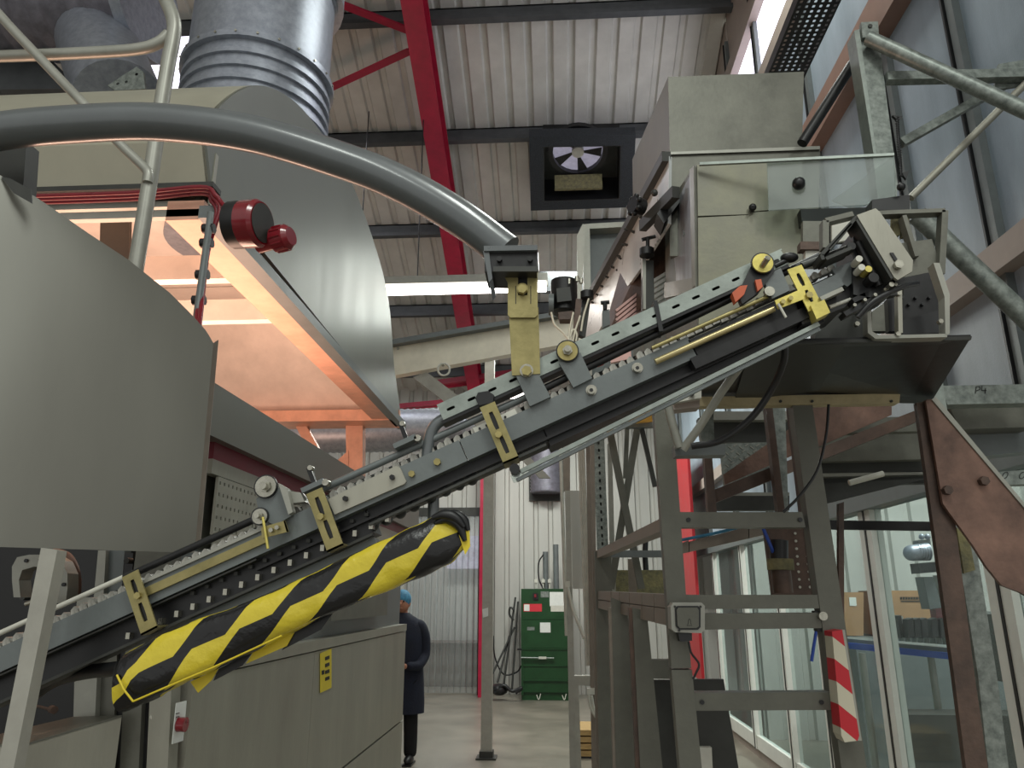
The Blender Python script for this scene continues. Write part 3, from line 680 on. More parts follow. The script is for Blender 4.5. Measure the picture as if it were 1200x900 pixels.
part(MB().poly([(48, 642), (67, 645), (14, 910), (4, 910), (-4, 905)], 1.40, .03), 'post', 'post', t)
part(MB().poly([(1, 207), (12, 209), (36, 222), (37, 238), (16, 226)], 1.50, .004), 'corner_scuff', 'dark', t, 'dark folded tab')
# grey bracket of the curved tube at far left
single(MB().poly([(-30, 160), (31, 165), (25, 250), (-30, 250)], 1.62, .05), 'tube_bracket', 'dark', 'grey upright bracket under the left end of the curved tube', 'bracket')
# dark machine inside, left
t = thing('inner_machine', 'dark machine with a curved cast bracket seen under the guard panel', 'machine', at(60, 760, 2.2))
part(MB().poly([(-60, 600), (140, 620), (110, 930), (-60, 930)], 2.6, .3), 'dark_housing', 'black', t)
ring = [(16, 700), (14, 680), (14, 664), (20, 653), (34, 650), (60, 650), (72, 657), (79, 672), (79, 690), (77, 706), (66, 707), (67, 690), (66, 676), (60, 666), (40, 664), (26, 668), (22, 680), (24, 700)]
mb = MB(); o_, n_ = ring, len(ring)
for a_ in range(9 - 1): mb.poly([ring[a_], ring[a_ + 1], ring[n_ - 2 - a_], ring[n_ - 1 - a_]], 2.05, .05)
part(mb, 'cast_bracket', 'rail', t)
for c in ((30, 657), (74, 685), (47, 656)): part(MB().disc(c, 2.2, 2.045, .01), 'bolt_hole', 'black', t)
mb = MB().tube(arc([at(62, 650, 2.15), at(78, 656, 2.15), at(86, 675, 2.15), at(86, 705, 2.15)], 5), .02, 10); part(mb, 'copper_hose', 'brown', t)
part(MB().disc((64, 687), 4, 2.1, .04), 'pulley', 'orangeP', t)
part(MB().poly([(115, 645), (124, 645), (120, 720), (108, 720)], 2.4, .04), 'white_strip', 'rail', t)
part(MB().poly([(124, 645), (146, 645), (142, 700), (122, 700)], 2.42, .04), 'side_plate', 'grey', t)
part(MB().poly([(146, 648), (156, 648), (154, 690), (144, 690)], 2.40, .04), 'gap_strip', 'black', t)
part(MB().poly([(165, 654), (182, 655), (170, 680), (160, 680)], 2.2, .04), 'white_tab', 'offw', t)
for c in ((148, 657), (20, 690), (26, 700)): part(MB().disc(c, 3.4, 2.3, .03), 'knob', 'dark', t)
part(MB().cyl(at(30, 708, 2.0), at(60, 698, 2.0), .006, n=8), 'pin', 'bolt', t)
# stainless box lower left
t = thing('low_machine_box', 'low stainless box with worn top edge at the lower left corner', 'box', at(60, 900, 2.0))
a, b, c_, d = at(-60, 874, 1.75), at(28, 872, 1.78), at(143, 838, 1.99), at(85, 840, 2.02)
low = V((0, 0, -.9))
part(MB().hexa([a, b, c_, d], [p - V((0, 0, .006)) for p in (a, b, c_, d)]), 'lid', 'dull', t)
part(MB().hexa([a + V((0, 0, -.004)), b + V((0, 0, -.004)), b + low, a + low], [p + V((0, .01, 0)) for p in (a + V((0, 0, -.004)), b + V((0, 0, -.004)), b + low, a + low)]), 'front_panel', 'steel', t)
part(MB().hexa([b + V((0, 0, -.004)), c_ + V((0, 0, -.004)), c_ + low, b + low], [p + V((-.01, .01, 0)) for p in (b + V((0, 0, -.004)), c_ + V((0, 0, -.004)), c_ + low, b + low)]), 'side_panel', 'steel', t)
# black arm to the padded guard
single(MB().tube(arc([at(20, 830, 1.75), at(60, 800, 1.7), at(100, 788, 1.6), at(145, 782, 1.5), at(200, 765, 1.48)], 5), .014, 10), 'black_hose', 'black', 'thick black hose entering the lower end of the striped padding', 'hose')
single(MB().cyl(at(36, 826, 2.1), at(62, 832, 2.05), .004, n=6).cyl(at(60, 831, 2.05), at(64, 832, 2.04), .010, n=8), 'small_pin', 'browndark', 'tiny pin sticking out of the dark gap above the low box', 'pin')
# ================================================================ HANDRAIL
t = thing('handrail', 'grey tubular handrail with a mid rail and diagonal brace, upper left', 'handrail', at(165, 300, 2.0))
r = .0245
part(MB().tube(arc([at(150, -60, 2.0), at(183, -20, 2.0), at(197, 6, 2.0), at(204, 28, 2.0), at(202, 50, 2.0), at(197, 75, 2.0), at(188, 130, 2.0), at(176, 210, 2.0), at(158, 320, 2.0)], 6), r * .95, 16), 'post', 'rail', t)
part(MB().tube(arc([at(-200, 70, 2.0), at(0, 66, 2.0), at(120, 61, 2.0), at(165, 57, 2.0), at(186, 50, 2.0), at(198, 40, 2.0)], 6), r * .78, 16), 'top_rail', 'rail', t)
part(MB().tube(arc([at(-60, -55, 1.9), at(0, 18, 1.92), at(60, 82, 1.94), at(100, 124, 1.95), at(140, 168, 1.97), at(168, 195, 1.98), at(174, 204, 1.98), at(173, 214, 1.98)], 5), .0155, 12), 'diagonal_brace', 'rail', t)
# ================================================================ CURVED TUBE
t = thing('curved_tube', 'thick dark grey glossy tube arching over to the conveyor hanger', 'tube', at(590, 290, 1.5))
tp = arc([at(-160, 208, 1.5), at(-70, 170, 1.5), at(0, 154, 1.5), at(80, 146, 1.5), at(180, 143, 1.5), at(290, 156, 1.5), at(400, 188, 1.5), at(470, 216, 1.5), at(540, 256, 1.5), at(594, 296, 1.5)], 8)
part(MB().tube(tp, [21.5 * mpp(p) for p in tp], 28), 'tube_body', 'tube', t)
# ================================================================ CONVEYOR, in the plane y = 1.5
YC = 1.5
def ax_(x, off=0): return (x, 773 - .452 * x + off)     # point of the main axis, off = pixels below it
CV = thing('inclined_conveyor', 'long inclined grey chain conveyor rising from lower left to the chute head', 'conveyor', at(440, 574, YC + .05))
t = CV
def cbar(name, m, x0, x1, o, w, Y=YC, dep=.05, label=None, o2=None):
    return part(MB().bar(ax_(x0, o), ax_(x1, o if o2 is None else o2), w, Y, dep), name, m, t, label)
cbar('frame_beam', 'grey', -60, 542.5, 0, 27); cbar('frame_beam', 'grey', 543.6, 812, 0, 27)
cbar('frame_beam', 'blacksteel', 812, 985, 3, 24, label='black upper end of the frame')
cbar('chain_track', 'black', -60, 432, 32, 30, YC + .03, .08); cbar('chain_track', 'black', 432, 640, 25, 18, YC + .03, .08); cbar('chain_track', 'black', 640, 960, 28, 24, YC + .03, .08)
cbar('track_lip', 'dark', -60, 436, 50, 3, YC + .01, .02); cbar('track_lip', 'dark', 432, 640, 37, 3, YC + .01, .02); cbar('track_lip', 'dark', -60, 300, 18, 2, YC + .005, .02)
cbar('track_lip', 'blacksteel', 300, 900, 30, 3, YC + .015, .02)
cbar('side_strip', 'grey', 225, 440, 58, 9, YC + .03, .04, o2=60)
cbar('edge_strip', 'blacksteel', 812, 960, 20, 14, YC - .005, .04)
# lower clear rails
cbar('lower_guide', 'channel', 610, 960, 55, 5, YC - .01, .01, o2=40); cbar('lower_guide', 'grey', 605, 960, 63, 4, YC - .005, .012, o2=46)
part(MB().bar(ax_(600, 60), ax_(960, 44), 9, YC - .004, .004), 'clear_strip', 'clear', t)
# rod above
part(MB().cyl(at(-60, 769, YC + .02), at(146, 676, YC + .02), .0055, n=10), 'guide_rod', 'offw', t, 'pale left guide rod')
part(MB().cyl(at(146, 677, YC + .02), at(320, 599, YC + .02), .008, n=10), 'guide_rod', 'blacksteel', t)
part(MB().cyl(at(360, 581, YC + .02), at(620, 464, YC + .02), .0075, n=12), 'guide_rod', 'grey', t)
part(MB().cyl(at(620, 464, YC + .02), at(960, 300, YC + .02), .008, n=12), 'guide_rod', 'blacksteel', t)
cbar('chain_guide', 'dark', -60, 960, -17, 5, YC + .06, .03)
# chain links between beam and rod
l0 = l1 = None
P0 = at(*ax_(-20, -17), YC + .015); d1 = (at(*ax_(980, -17), YC + .015) - P0); Lc = d1.length; d1.normalize(); nn_ = V((-d1.z, 0, d1.x)); k = mpp(P0)
n = 96
for i in range(n):
    f = (i + .5) / n; o = P0 + d1 * (f * Lc)
    if l0 is None:
        mb = MB(); a = .0085
        mb.prism([o - d1 * a - nn_ * .007, o + d1 * a - nn_ * .007, o + d1 * a * .8 + nn_ * .005, o + d1 * .002 + nn_ * .009, o - d1 * a * .8 + nn_ * .004], (0, .02, 0))
        l0 = part(mb, 'chain_link', 'chain', t); o0 = o
    else: 
        q = rep(l0, o - o0 + nn_ * random.uniform(-.002, .003) + d1 * random.uniform(-.002, .002))
# bright toothed strip
mb = MB().bar(ax_(556, -16), ax_(605, -17), 9, YC + .008, .01); part(mb, 'white_strip', 'offw', t, 'white punched strip')
for x in (562, 570, 584, 592): part(MB().disc(ax_(x, -17), 1.4, YC + .004, .006), 'hole', 'black', t)
# chain pins along the track and black rollers beneath
mb0 = None
for i in range(17):
    x = 150 + i * 19; p = at(*ax_(x, 40), YC + .015)
    if mb0 is None: mb0 = part(MB().box((p.x - .005, p.y, p.z - .006), (p.x + .003, p.y + .02, p.z + .006)), 'chain_pin', 'bolt', t); pp0 = p
    else: rep(mb0, p - pp0)
mb0 = None
for i in range(13):
    x = 225 + i * 17; p = at(*ax_(x, 24), YC + .02)
    if mb0 is None: mb0 = part(MB().box((p.x - .004, p.y, p.z - .003), (p.x + .004, p.y + .02, p.z + .004)), 'chain_pin', 'dark', t); pp0 = p
    else: rep(mb0, p - pp0)
mb0 = None
for i, (x, y) in enumerate([(453, 607), (469, 599), (485, 591), (505, 581), (522, 573), (538, 566), (553, 560), (420, 622), (437, 614)]):
    p = at(x, y, YC + .05)
    if mb0 is None: mb0 = part(MB().sph(p, .0135, 12, 8, (1, 1.6, 1.2)).cyl(p, p + V((-.005, 0, .03)), .008, n=8), 'roller', 'black', t); pp0 = p
    else: rep(mb0, p - pp0)
# slotted C channel above
CH0, CH1 = (516, 484), (920, 301)
mb = MB().slots(CH0, CH1, 20, YC + .0, .003, 26, 5.5, 1.8); part(mb, 'slotted_channel', 'channel', t)
part(MB().bar((518, 495), (924, 311), 4, YC + .0, .04), 'channel_lip', 'blacksteel', t)
part(MB().bar((512, 475), (916, 292), 1.6, YC + .003, .04), 'channel_lip', 'channel', t)
part(MB().bar(CH0, CH1, 18, YC + .035, .004), 'channel_back', 'black', t)
part(MB().bar((768, 352), (775, 388), 5, YC - .004, .045), 'joint_strap', 'black', t)
# bent arm under the channel end and hose
part(MB().tube(arc([at(530, 487, YC + .02), at(514, 495, YC + .02), at(506, 505, YC + .02), at(502, 520, YC + .02), at(500, 540, YC + .02)], 5), .0125, 12), 'bent_arm', 'tube', t)
part(MB().cyl(at(508, 575, YC + .06), at(508, 612, YC + .06), .012, n=12), 'support_pipe', 'tube', t)
# slotted clips
def clip(a, b, w, m, slots, bolt, Y=YC - .022, foot=True):
    p, q = at(*a, Y), at(*b, Y); d = q - p; Lm = d.length; d.normalize(); nr = V((-d.z, 0, d.x)); kk = mpp(p); W = w * kk
    mb = MB(); n_ = len(slots); e = [0] + [(slots[i][1] + slots[i + 1][0]) / 2 * Lm for i in range(n_ - 1)] + [Lm]
    for i, (s0_, s1_) in enumerate(slots):
        c0_, c1_ = e[i], e[i + 1]; mid = (s0_ + s1_) / 2 * Lm; half = (s1_ - s0_) / 2 * Lm
        c = min(mid - c0_, c1_ - mid)
        if mid - c > c0_ + 1e-5: mb.hexa([p + d * c0_ - nr * W / 2, p + d * (mid - c) - nr * W / 2, p + d * (mid - c) + nr * W / 2, p + d * c0_ + nr * W / 2], [x + V((0, .004, 0)) for x in (p + d * c0_ - nr * W / 2, p + d * (mid - c) - nr * W / 2, p + d * (mid - c) + nr * W / 2, p + d * c0_ + nr * W / 2)])
        if mid + c < c1_ - 1e-5: mb.hexa([p + d * (mid + c) - nr * W / 2, p + d * c1_ - nr * W / 2, p + d * c1_ + nr * W / 2, p + d * (mid + c) + nr * W / 2], [x + V((0, .004, 0)) for x in (p + d * (mid + c) - nr * W / 2, p + d * c1_ - nr * W / 2, p + d * c1_ + nr * W / 2, p + d * (mid + c) + nr * W / 2)])
        mb.cell(p - nr * (W / 2), d, nr, V((0, .004, 0)), mid - c, mid + c, 0, W, half, W * .14, 16)
    if foot: mb.hexa([q - nr * W / 2 - d * .004, q + nr * W / 2 - d * .004, q + nr * W / 2, q - nr * W / 2], [x + V((0, .06, 0)) for x in (q - nr * W / 2 - d * .004, q + nr * W / 2 - d * .004, q + nr * W / 2, q - nr * W / 2)])
    c_ = part(mb, 'slotted_clip', m, t)
    part(MB().bar((a[0] + (b[0] - a[0]) * .1, a[1] + (b[1] - a[1]) * .1), (a[0] + (b[0] - a[0]) * .9, a[1] + (b[1] - a[1]) * .9), w * .5, Y + .006, .003), 'slot_backing', 'black', c_)
    part(MB().hexb(bolt, 4.2, Y - .008, .01), 'clip_bolt', 'washer', c_)
    return c_
clip((571, 474), (599, 540), 19, 'zinc', ((.12, .46), (.54, .88)), (584, 509))
clip((368, 575), (393, 643), 20, 'zinc', ((.1, .44), (.5, .84)), (375, 605))
clip((152, 672), (175, 740), 20, 'zinc', ((.1, .42), (.5, .84)), (160, 698))
clip((931, 313), (956, 362), 18, 'brass', ((.14, .46), (.54, .84)), (949, 345), foot=False)
part(MB().poly([(950, 358), (966, 351), (973, 366), (957, 374)], YC - .03, .03), 'yellow_block', 'brass', t)
part(MB().cyl(at(972, 360, YC), at(1008, 347, YC), .0045, n=8), 'thin_rod', 'offw', t)
# clamps
for k_, (x, y) in enumerate(((567, 463), )):
    part(MB().poly([(x - 10, y + 4), (x - 7, y - 3), (x + 5, y - 5), (x + 12, y), (x + 10, y + 9), (x - 6, y + 12)], YC - .015, .06), 'clamp_knob', 'black', t)
part(MB().disc((603, 549), 6, YC - .02, .05), 'clamp_knob', 'black', t)
for (x, y) in ((365, 572), (473, 520)):
    part(MB().bar((x - 4, y - 24), (x + 4, y - 2), 5, YC - .01, .012), 'clamp_pin', 'blacksteel', t)
    part(MB().bar((x - 12, y + 3), (x + 14, y - 9), 6, YC - .012, .03), 'clamp_bar', 'grey', t)
    part(MB().disc((x - 2, y - 24), 3, YC - .012, .016), 'pin_head', 'bolt', t)
    part(MB().disc((x + 16, y - 7), 4, YC - .012, .02), 'pin_head', 'bolt', t)
# arms with big washers
def arm(poly, m='grey', Y=YC - .012, dep=.012, name='support_arm'): return part(MB().poly(poly, Y, dep), name, m, t)
def wash(c, r, br, Y=YC - .02, m='washer'):
    part(MB().disc(c, r + 1.5, Y + .002, .006), 'rubber_washer', 'black', t); part(MB().disc(c, r, Y - .002, .005), 'washer', m, t)
    p = at(*c, Y - .004); part(MB().cyl(p - V((0, .016, 0)), p, br * mpp(p), n=14).cyl(p - V((0, .004, 0)), p, br * 1.5 * mpp(p), n=6, smooth=False), 'pivot_bolt', 'bolt', t)
arm([(605, 441), (606, 432), (611, 426), (618, 424), (625, 426), (630, 432), (633, 442), (645, 465), (621, 476)])
part(MB().disc((617, 434), 8, YC - .018, .006), 'washer', 'bolt', t); part(MB().hexb((617, 434), 6.2, YC - .03, .012), 'hex_bolt', 'washer', t)
arm([(655, 425), (680, 413), (694, 443), (672, 454)]); wash((665, 411), 12, 4)
arm([(300, 585), (318, 568), (334, 575), (342, 604), (322, 616), (305, 606)]); part(MB().poly([(326, 566), (336, 572), (343, 600), (338, 603)], YC - .03, .02), 'arm_flange', 'rail', t)
part(MB().poly([(333, 575), (352, 577), (357, 588), (338, 590)], YC - .01, .03), 'arm_block', 'rail', t)
wash((311, 570), 12.5, 4.5, m='bolt'); wash((304, 605), 9, 3, m='bolt')
part(MB().poly([(306, 618), (334, 610), (338, 623), (307, 631)], YC - .03, .004), 'small_bracket', 'zinc', t)
part(MB().cyl(at(308, 606, YC - .034), at(314, 643, YC - .034), .003, n=8), 'bracket_pin', 'brass', t)
for c in ((317, 621), (324, 618)): part(MB().hexb(c, 2.8, YC - .04, .01), 'bolt', 'bolt', t)
part(MB().hexa([at(332, 610, YC - .03), at(334, 610, YC - .03), at(338, 623, YC - .03), at(336, 624, YC - .03)], [at(332, 610, YC + .02), at(334, 610, YC + .02), at(338, 623, YC + .02), at(336, 624, YC + .02)]), 'bracket_lip', 'zinc', t)
# upper right arm
arm([(865, 345), (880, 312), (892, 300), (905, 306), (908, 318), (890, 342), (870, 356)], 'black', YC - .02, .02)
arm([(893, 324), (915, 314), (926, 340), (905, 350)], 'grey', YC - .015, .015); wash((894, 308), 12, 0.1, YC - .03, 'brass')
part(MB().cyl(at(893, 312, YC - .03), at(900, 302, YC - .055), .0065, n=12), 'pivot_bolt', 'bolt', t)
for pg in ([(858, 343), (867, 335), (876, 334), (872, 345), (862, 354)], [(885, 328), (892, 327), (894, 336), (888, 341)]): part(MB().poly(pg, YC - .028, .02), 'orange_bumper', 'orangeP', t)
part(MB().sph(at(925, 302, YC), .014, 12, 8, (1.4, 1, .8)).cyl(at(908, 312, YC), at(925, 303, YC), .006, n=8), 'star_knob', 'black', t)
part(MB().poly([(908, 352), (938, 339), (943, 350), (912, 362)], YC - .03, .004), 'small_bracket', 'brass', t)
part(MB().cyl(at(912, 356, YC - .034), at(921, 372, YC - .034), .003, n=8), 'bracket_pin', 'offw', t)
for c in ((918, 353), (927, 349)): part(MB().hexb(c, 3, YC - .04, .01), 'bolt', 'washer', t)
part(MB().disc((902, 341), 6, YC - .025, .01), 'ring_washer', 'bolt', t)
# cream rods
part(MB().cyl(at(768, 424, YC - .012), at(907, 362, YC - .012), .0068, n=12), 'wear_rod', 'cream', t)
part(MB().cyl(at(764, 408, YC - .010), at(905, 345, YC - .010), .0045, n=10), 'wear_rod', 'zinc', t)
part(MB().bar((150, 690), (312, 617), 4, YC - .006, .01), 'wear_rod', 'rail', t); part(MB().bar((170, 694), (312, 630), 10, YC - .008, .012), 'wear_strip', 'zinc', t)
# stainless cover strip
part(MB().poly([(384, 585), (464, 546), (469, 548), (476, 564), (474, 567), (392, 603)], YC - .008, .008), 'cover_strip', 'steel', t)
# bolts on the beam
boltset(t, [((512, 541), 5.5, YC), ((482, 555), 5, YC)], m='washer'); boltset(t, [((459, 559), 4, YC - .008), ((404, 584), 4, YC - .008)], m='blacksteel')
for c in ((747, 431), (693, 457)):
    part(MB().disc(c, 6.5, YC - .003, .003), 'washer', 'bolt', t); part(MB().disc(c, 4.8, YC - .014, .012), 'socket_bolt', 'bolt', t); part(MB().hexb(c, 2.4, YC - .0145, .002), 'socket', 'black', t)
# hanger
part(MB().poly([(568, 291), (629, 290), (629, 319), (568, 318)], YC - .05, .09), 'hanger_box', 'blacksteel', t)
part(MB().poly([(567, 288), (630, 287), (630, 293), (567, 294)], YC - .06, .11), 'hanger_cap', 'tube', t)
part(MB().poly([(566, 294), (573, 294), (577, 326), (573, 331)], YC - .055, .10), 'hanger_side', 'tube', t)
part(MB().poly([(578, 312), (630, 312), (630, 318), (578, 318)], YC - .055, .006), 'hanger_lip', 'dark', t)
for c in ((585, 303), (621, 303)): part(MB().hexb(c, 3.4, YC - .060, .012), 'hanger_bolt', 'blacksteel', t)
part(MB().poly([(596, 360), (631, 360), (633, 438), (600, 440)], YC - .014, .005), 'hanger_plate', 'zinc', t)
a_ = (577, 317); mb = MB().poly([(577, 318), (630, 318), (630, 322), (590, 322)], YC - .020, .005)
mb.poly([(590, 322), (607, 322), (607, 346), (595, 346), (595, 331)], YC - .020, .005).poly([(618, 322), (630, 322), (630, 346), (618, 346)], YC - .020, .005)
mb.poly([(595, 346), (630, 346), (630, 369), (627, 372), (598, 372), (595, 369)], YC - .020, .005)
part(mb, 'hanger_plate', 'zinc', t, 'shorter overlapping upper plate with slot')
part(MB().disc((612, 338), 7, YC - .024, .004), 'washer', 'washer', t); part(MB().hexb((612, 338), 5.8, YC - .036, .012), 'hex_bolt', 'washer', t)
part(MB().poly([(607, 322), (618, 322), (618, 346), (607, 346)], YC - .013, .003), 'slot_backing', 'black', t)
for x in (604, 621.5):
    part(MB().poly([(x, 335), (x + .9, 335), (x + .9, 356), (x, 356)], YC - .0206, .001), 'scale_line', 'ink', t)
# drive head at the top end
HD = t
Yh = YC - .03
def hp(poly, m, Y=Yh, dep=.01, name='head_plate', label=None): return part(MB().poly(poly, Y, dep), name, m, HD, label)
hp([(930, 345), (985, 318), (1000, 330), (1004, 345), (990, 360), (940, 380)], 'blacksteel', YC, .12)
hp([(945, 338), (982, 320), (989, 334), (952, 353)], 'grey', YC - .02, .02, 'gear_block')
hp([(975, 316), (998, 306), (1006, 318), (1000, 330), (993, 336), (984, 330)], 'grey', YC - .01, .01, 'bracket_plate')
part(MB().bar((962, 350), (988, 338), 5, YC - .03, .02), 'light_rod', 'rail', t)
hp([(1004, 252), (1026, 244), (1031, 248), (1070, 305), (1069, 318), (1052, 328), (1048, 325)], 'steel', YC - .06, .008, 'cover_plate', 'light stainless angled cover')
part(MB().poly([(1043, 296), (1047, 296), (1052, 304), (1049, 306)], YC - .063, .002), 'plate_slot', 'black', t)
part(MB().hexb((1054, 309), 5.5, YC - .072, .01), 'cover_bolt', 'bolt', t)
# open side frame of the cover: thin bars
for a, b, w in (((1004, 254), (963, 298), 4), ((963, 298), (965, 304), 4), ((1004, 256), (1046, 326), 4), ((968, 303), (998, 290), 4), ((998, 262), (972, 292), 3)):
    part(MB().bar(a, b, w, YC - .058, .05), 'cover_edge', 'dark', t)
hp([(1000, 270), (1010, 262), (1046, 322), (1052, 338), (1030, 350), (1000, 345)], 'black', YC - .02, .10)
part(MB().cyl(at(940, 312, YC + .0), at(1012, 284, YC + .0), .008, n=10), 'drive_shaft', 'dark', t)
part(MB().cyl(at(1005, 284, YC - .03), at(1030, 335, YC - .03), .008, n=10), 'drive_shaft', 'blacksteel', t)
for c, rr, m_ in (((1007, 303), 4, 'offw'), ((1010, 313), 4, 'offw'), ((1018, 315), 4, 'brass'), ((1024, 325), 6, 'blacksteel'), ((998, 288), 5, 'blacksteel'), ((1045, 333), 3, 'bolt')):
    part(MB().disc(c, rr, YC - .05, .03), 'collar', m_, t)
for a, b in (((1000, 352), (1060, 325)), ((990, 368), (1062, 330))):
    part(MB().bar(a, b, 6, YC - .02, .03), 'lower_bar', 'blacksteel', t)
for i in range(5): part(MB().hexb((1002 + i * 12, 357 - i * 6), 2.2, YC - .03, .01), 'bolt', 'bolt', t)
part(MB().tube(arc([at(1005, 372, YC - .03), at(1025, 352, YC - .04), at(1058, 336, YC - .03), at(1075, 332, YC)], 5), .006, 8), 'black_wire', 'black', t)
# ================================================================ striped padding
t = thing('striped_padding', 'yellow and black hazard tape wrapped around long padding under the conveyor', 'padding', at(340, 760, 1.48))
axis = arc([at(150, 800, 1.44), at(200, 774, 1.44), at(300, 731, 1.44), at(400, 686, 1.44), at(480, 650, 1.44), at(540, 624, 1.44)], 10)
mb = MB(); n = 28; k = len(axis); vs = []; uvs = []; acc = 0
for i, p in enumerate(axis):
    if i: acc += (p - axis[i - 1]).length
    d = (axis[min(i + 1, k - 1)] - axis[max(0, i - 1)]).normalized(); up_ = V((-d.z, 0, d.x)); f = i / (k - 1)
    rr = (30 + 2 * math.sin(f * 9) - 4 * f) * mpp(p)
    if f < .05: rr *= .93 + f
    if f > .93: rr *= 1 - (f - .93) * 4.5
    for j in range(n + 1):
        a_ = 2 * math.pi * j / n; c_, s_ = math.cos(a_), math.sin(a_); sq = (abs(c_) ** 3.2 + abs(s_) ** 3.2) ** (-1 / 3.2)
        wob = 1 + .03 * math.sin(a_ * 3 + f * 17) + .02 * math.sin(f * 60 + a_ * 2) + random.uniform(-.006, .006)
        skew = -.012 * c_ if f < .12 else 0
        vs.append(p + up_ * (rr * sq * s_ * wob) + V((0, 1, 0)) * (rr * .75 * sq * -c_ * wob) + d * (skew + (.02 * s_ * (f < .04)))); uvs.append((acc, j / n))
fs = [(i * (n + 1) + j, i * (n + 1) + j + 1, (i + 1) * (n + 1) + j + 1, (i + 1) * (n + 1) + j) for i in range(k - 1) for j in range(n)]
mb.add(vs, fs, True); mb.add(vs[:n], [tuple(range(n))]); mb.add(vs[-n - 1:-1], [tuple(range(n))])
vuv = uvs + uvs[:n] + uvs[-n - 1:-1]
pad = part(mb, 'tape_wrap', 'hazard', t)
uvl = pad.data.uv_layers.new(name='UVMap')
for li, l in enumerate(pad.data.loops): uvl.data[li].uv = vuv[l.vertex_index]
def tapeflap(poly, Y, name, m, lab=None): return part(MB().poly(poly, Y, .002), name, m, t, lab)
tapeflap([(223, 799), (256, 783), (248, 797), (232, 812)], 1.45, 'tape_flap', 'yellow', 'loose yellow tape end')
tapeflap([(256, 784), (298, 762), (284, 780), (250, 798)], 1.455, 'tape_flap', 'black')
tapeflap([(298, 762), (345, 741), (336, 757), (288, 778)], 1.455, 'tape_flap', 'yellow')
tapeflap([(345, 741), (392, 716), (376, 738), (330, 762)], 1.46, 'tape_flap', 'black')
part(MB().tube([at(137, 791, 1.40), at(145, 808, 1.395), at(156, 822, 1.40)], .002, 8), 'end_seam', 'yellow', t)
part(MB().tube([at(156, 822, 1.40), at(200, 803, 1.395), at(250, 782, 1.39), at(330, 745, 1.39)], .0018, 8), 'end_seam', 'yellow', t)
for j, pts in enumerate(([(506, 607), (520, 603), (534, 607), (544, 618)], [(510, 613), (524, 608), (538, 616), (545, 634)], [(520, 604), (532, 603), (543, 609), (549, 622)])):
    part(MB().tube(arc([at(*c, 1.405 + .006 * j) for c in pts], 6), [.004 + .006 * math.sin(math.pi * i / 18) for i in range(19)], 8), 'tape_fold', 'black', t)
tapeflap([(541, 606), (550, 618), (551, 640), (545, 650), (538, 628)], 1.415, 'tape_flap', 'yellow')
# ================================================================ RIGHT MACHINE
t = thing('feeder_housing', 'stacked stainless machine housing with stained front door, upper right', 'machine', at(870, 470, 2.6))
FH = t
def slab(a4, b4, name, m, label=None, par=None): return part(MB().hexa(a4, b4), name, m, par or FH, label)
def pyr(front, back, Yf, Yb): return [at(*c, Yf) for c in front], [at(*c, Yb) for c in back]
# top box: front face 785-942 x 86-177, side runs back to the left
a, b = pyr([(783, 90), (942, 84), (940, 172), (785, 178)], [(741, 187), (850, 183), (850, 240), (742, 247)], 2.6, 3.7)
slab(a, b, 'upper_box', 'dull')
part(MB().hexa([at(785, 178, 2.59), at(961, 171, 2.59), at(961, 175, 2.59), at(785, 181, 2.59)], [at(785, 178, 2.7), at(961, 171, 2.7), at(961, 175, 2.7), at(785, 181, 2.7)]), 'seam_flange', 'rail', t)
a, b = pyr([(785, 181), (961, 175), (958, 300), (785, 300)], [(790, 240), (850, 255), (850, 330), (792, 320)], 2.6, 3.7)
slab(a, b, 'middle_box', 'dull')
# side inclined sheet and edge angle
p1, p2, p3 = at(784, 183, 2.55), at(752, 240, 3.05), at(690, 352, 4.6)
ups = [(784, 183, 2.55), (752, 240, 3.05), (716, 305, 3.9), (690, 352, 4.6)]; dns = [(783, 262, 2.55), (752, 313, 3.05), (716, 362, 3.9), (684, 420, 4.6)]
mb = MB()
for k_ in range(3):
    q4 = [at(*ups[k_]), at(*ups[k_ + 1]), at(*dns[k_ + 1]), at(*dns[k_])]; mb.hexa(q4, [p + V((.012, .006, 0)) for p in q4])
part(mb, 'side_sheet', mat('white_side_sheet', 'd4d7d5', 0.3, 0.3, 0.06, 6), t, 'pale side sheet with small bolts')
part(MB().beam(p1 + V((-.01, 0, 0)), p3 + V((-.01, 0, 0)), .035, .04), 'edge_angle', 'dark', t)
for i in range(9):
    p = p2.lerp(p3, i / 9) + V((-.0, -.005, -.07)); part(MB().cyl(p, p + V((-.012, -.012, 0)), .007, n=6), 'side_bolt', 'dark', t)
for i in range(5):
    p = at(735, 270, 3.1).lerp(at(722, 330, 3.9), i / 4); part(MB().cyl(p, p + V((-.012, -.012, 0)), .006, n=6), 'side_bolt', 'dark', t)
# knobs on the side
p = at(753, 243, 2.7); d = V((-.9, -.5, 0)).normalized(); mb = MB()
mb.cyl(p, p + d * .05, .035, n=14)
for j in range(7):
    a_ = 2 * math.pi * j / 7; o = p + d * .04 + Matrix.Rotation(a_, 3, d) @ d.orthogonal().normalized() * .036; mb.sph(o, .012, 8, 6)
part(mb, 'star_knob', 'blacksteel', t)
part(MB().sph(at(767, 226, 2.6), .014, 10, 6), 'round_knob', 'dark', t)
part(MB().beam(at(792, 225, 2.45), at(753, 265, 2.75), .03, .045), 'side_angle', 'dark', t)
part(MB().poly([(790, 224), (770, 250), (778, 262), (800, 232)], 2.55, .1), 'dark_gap', 'black', t)
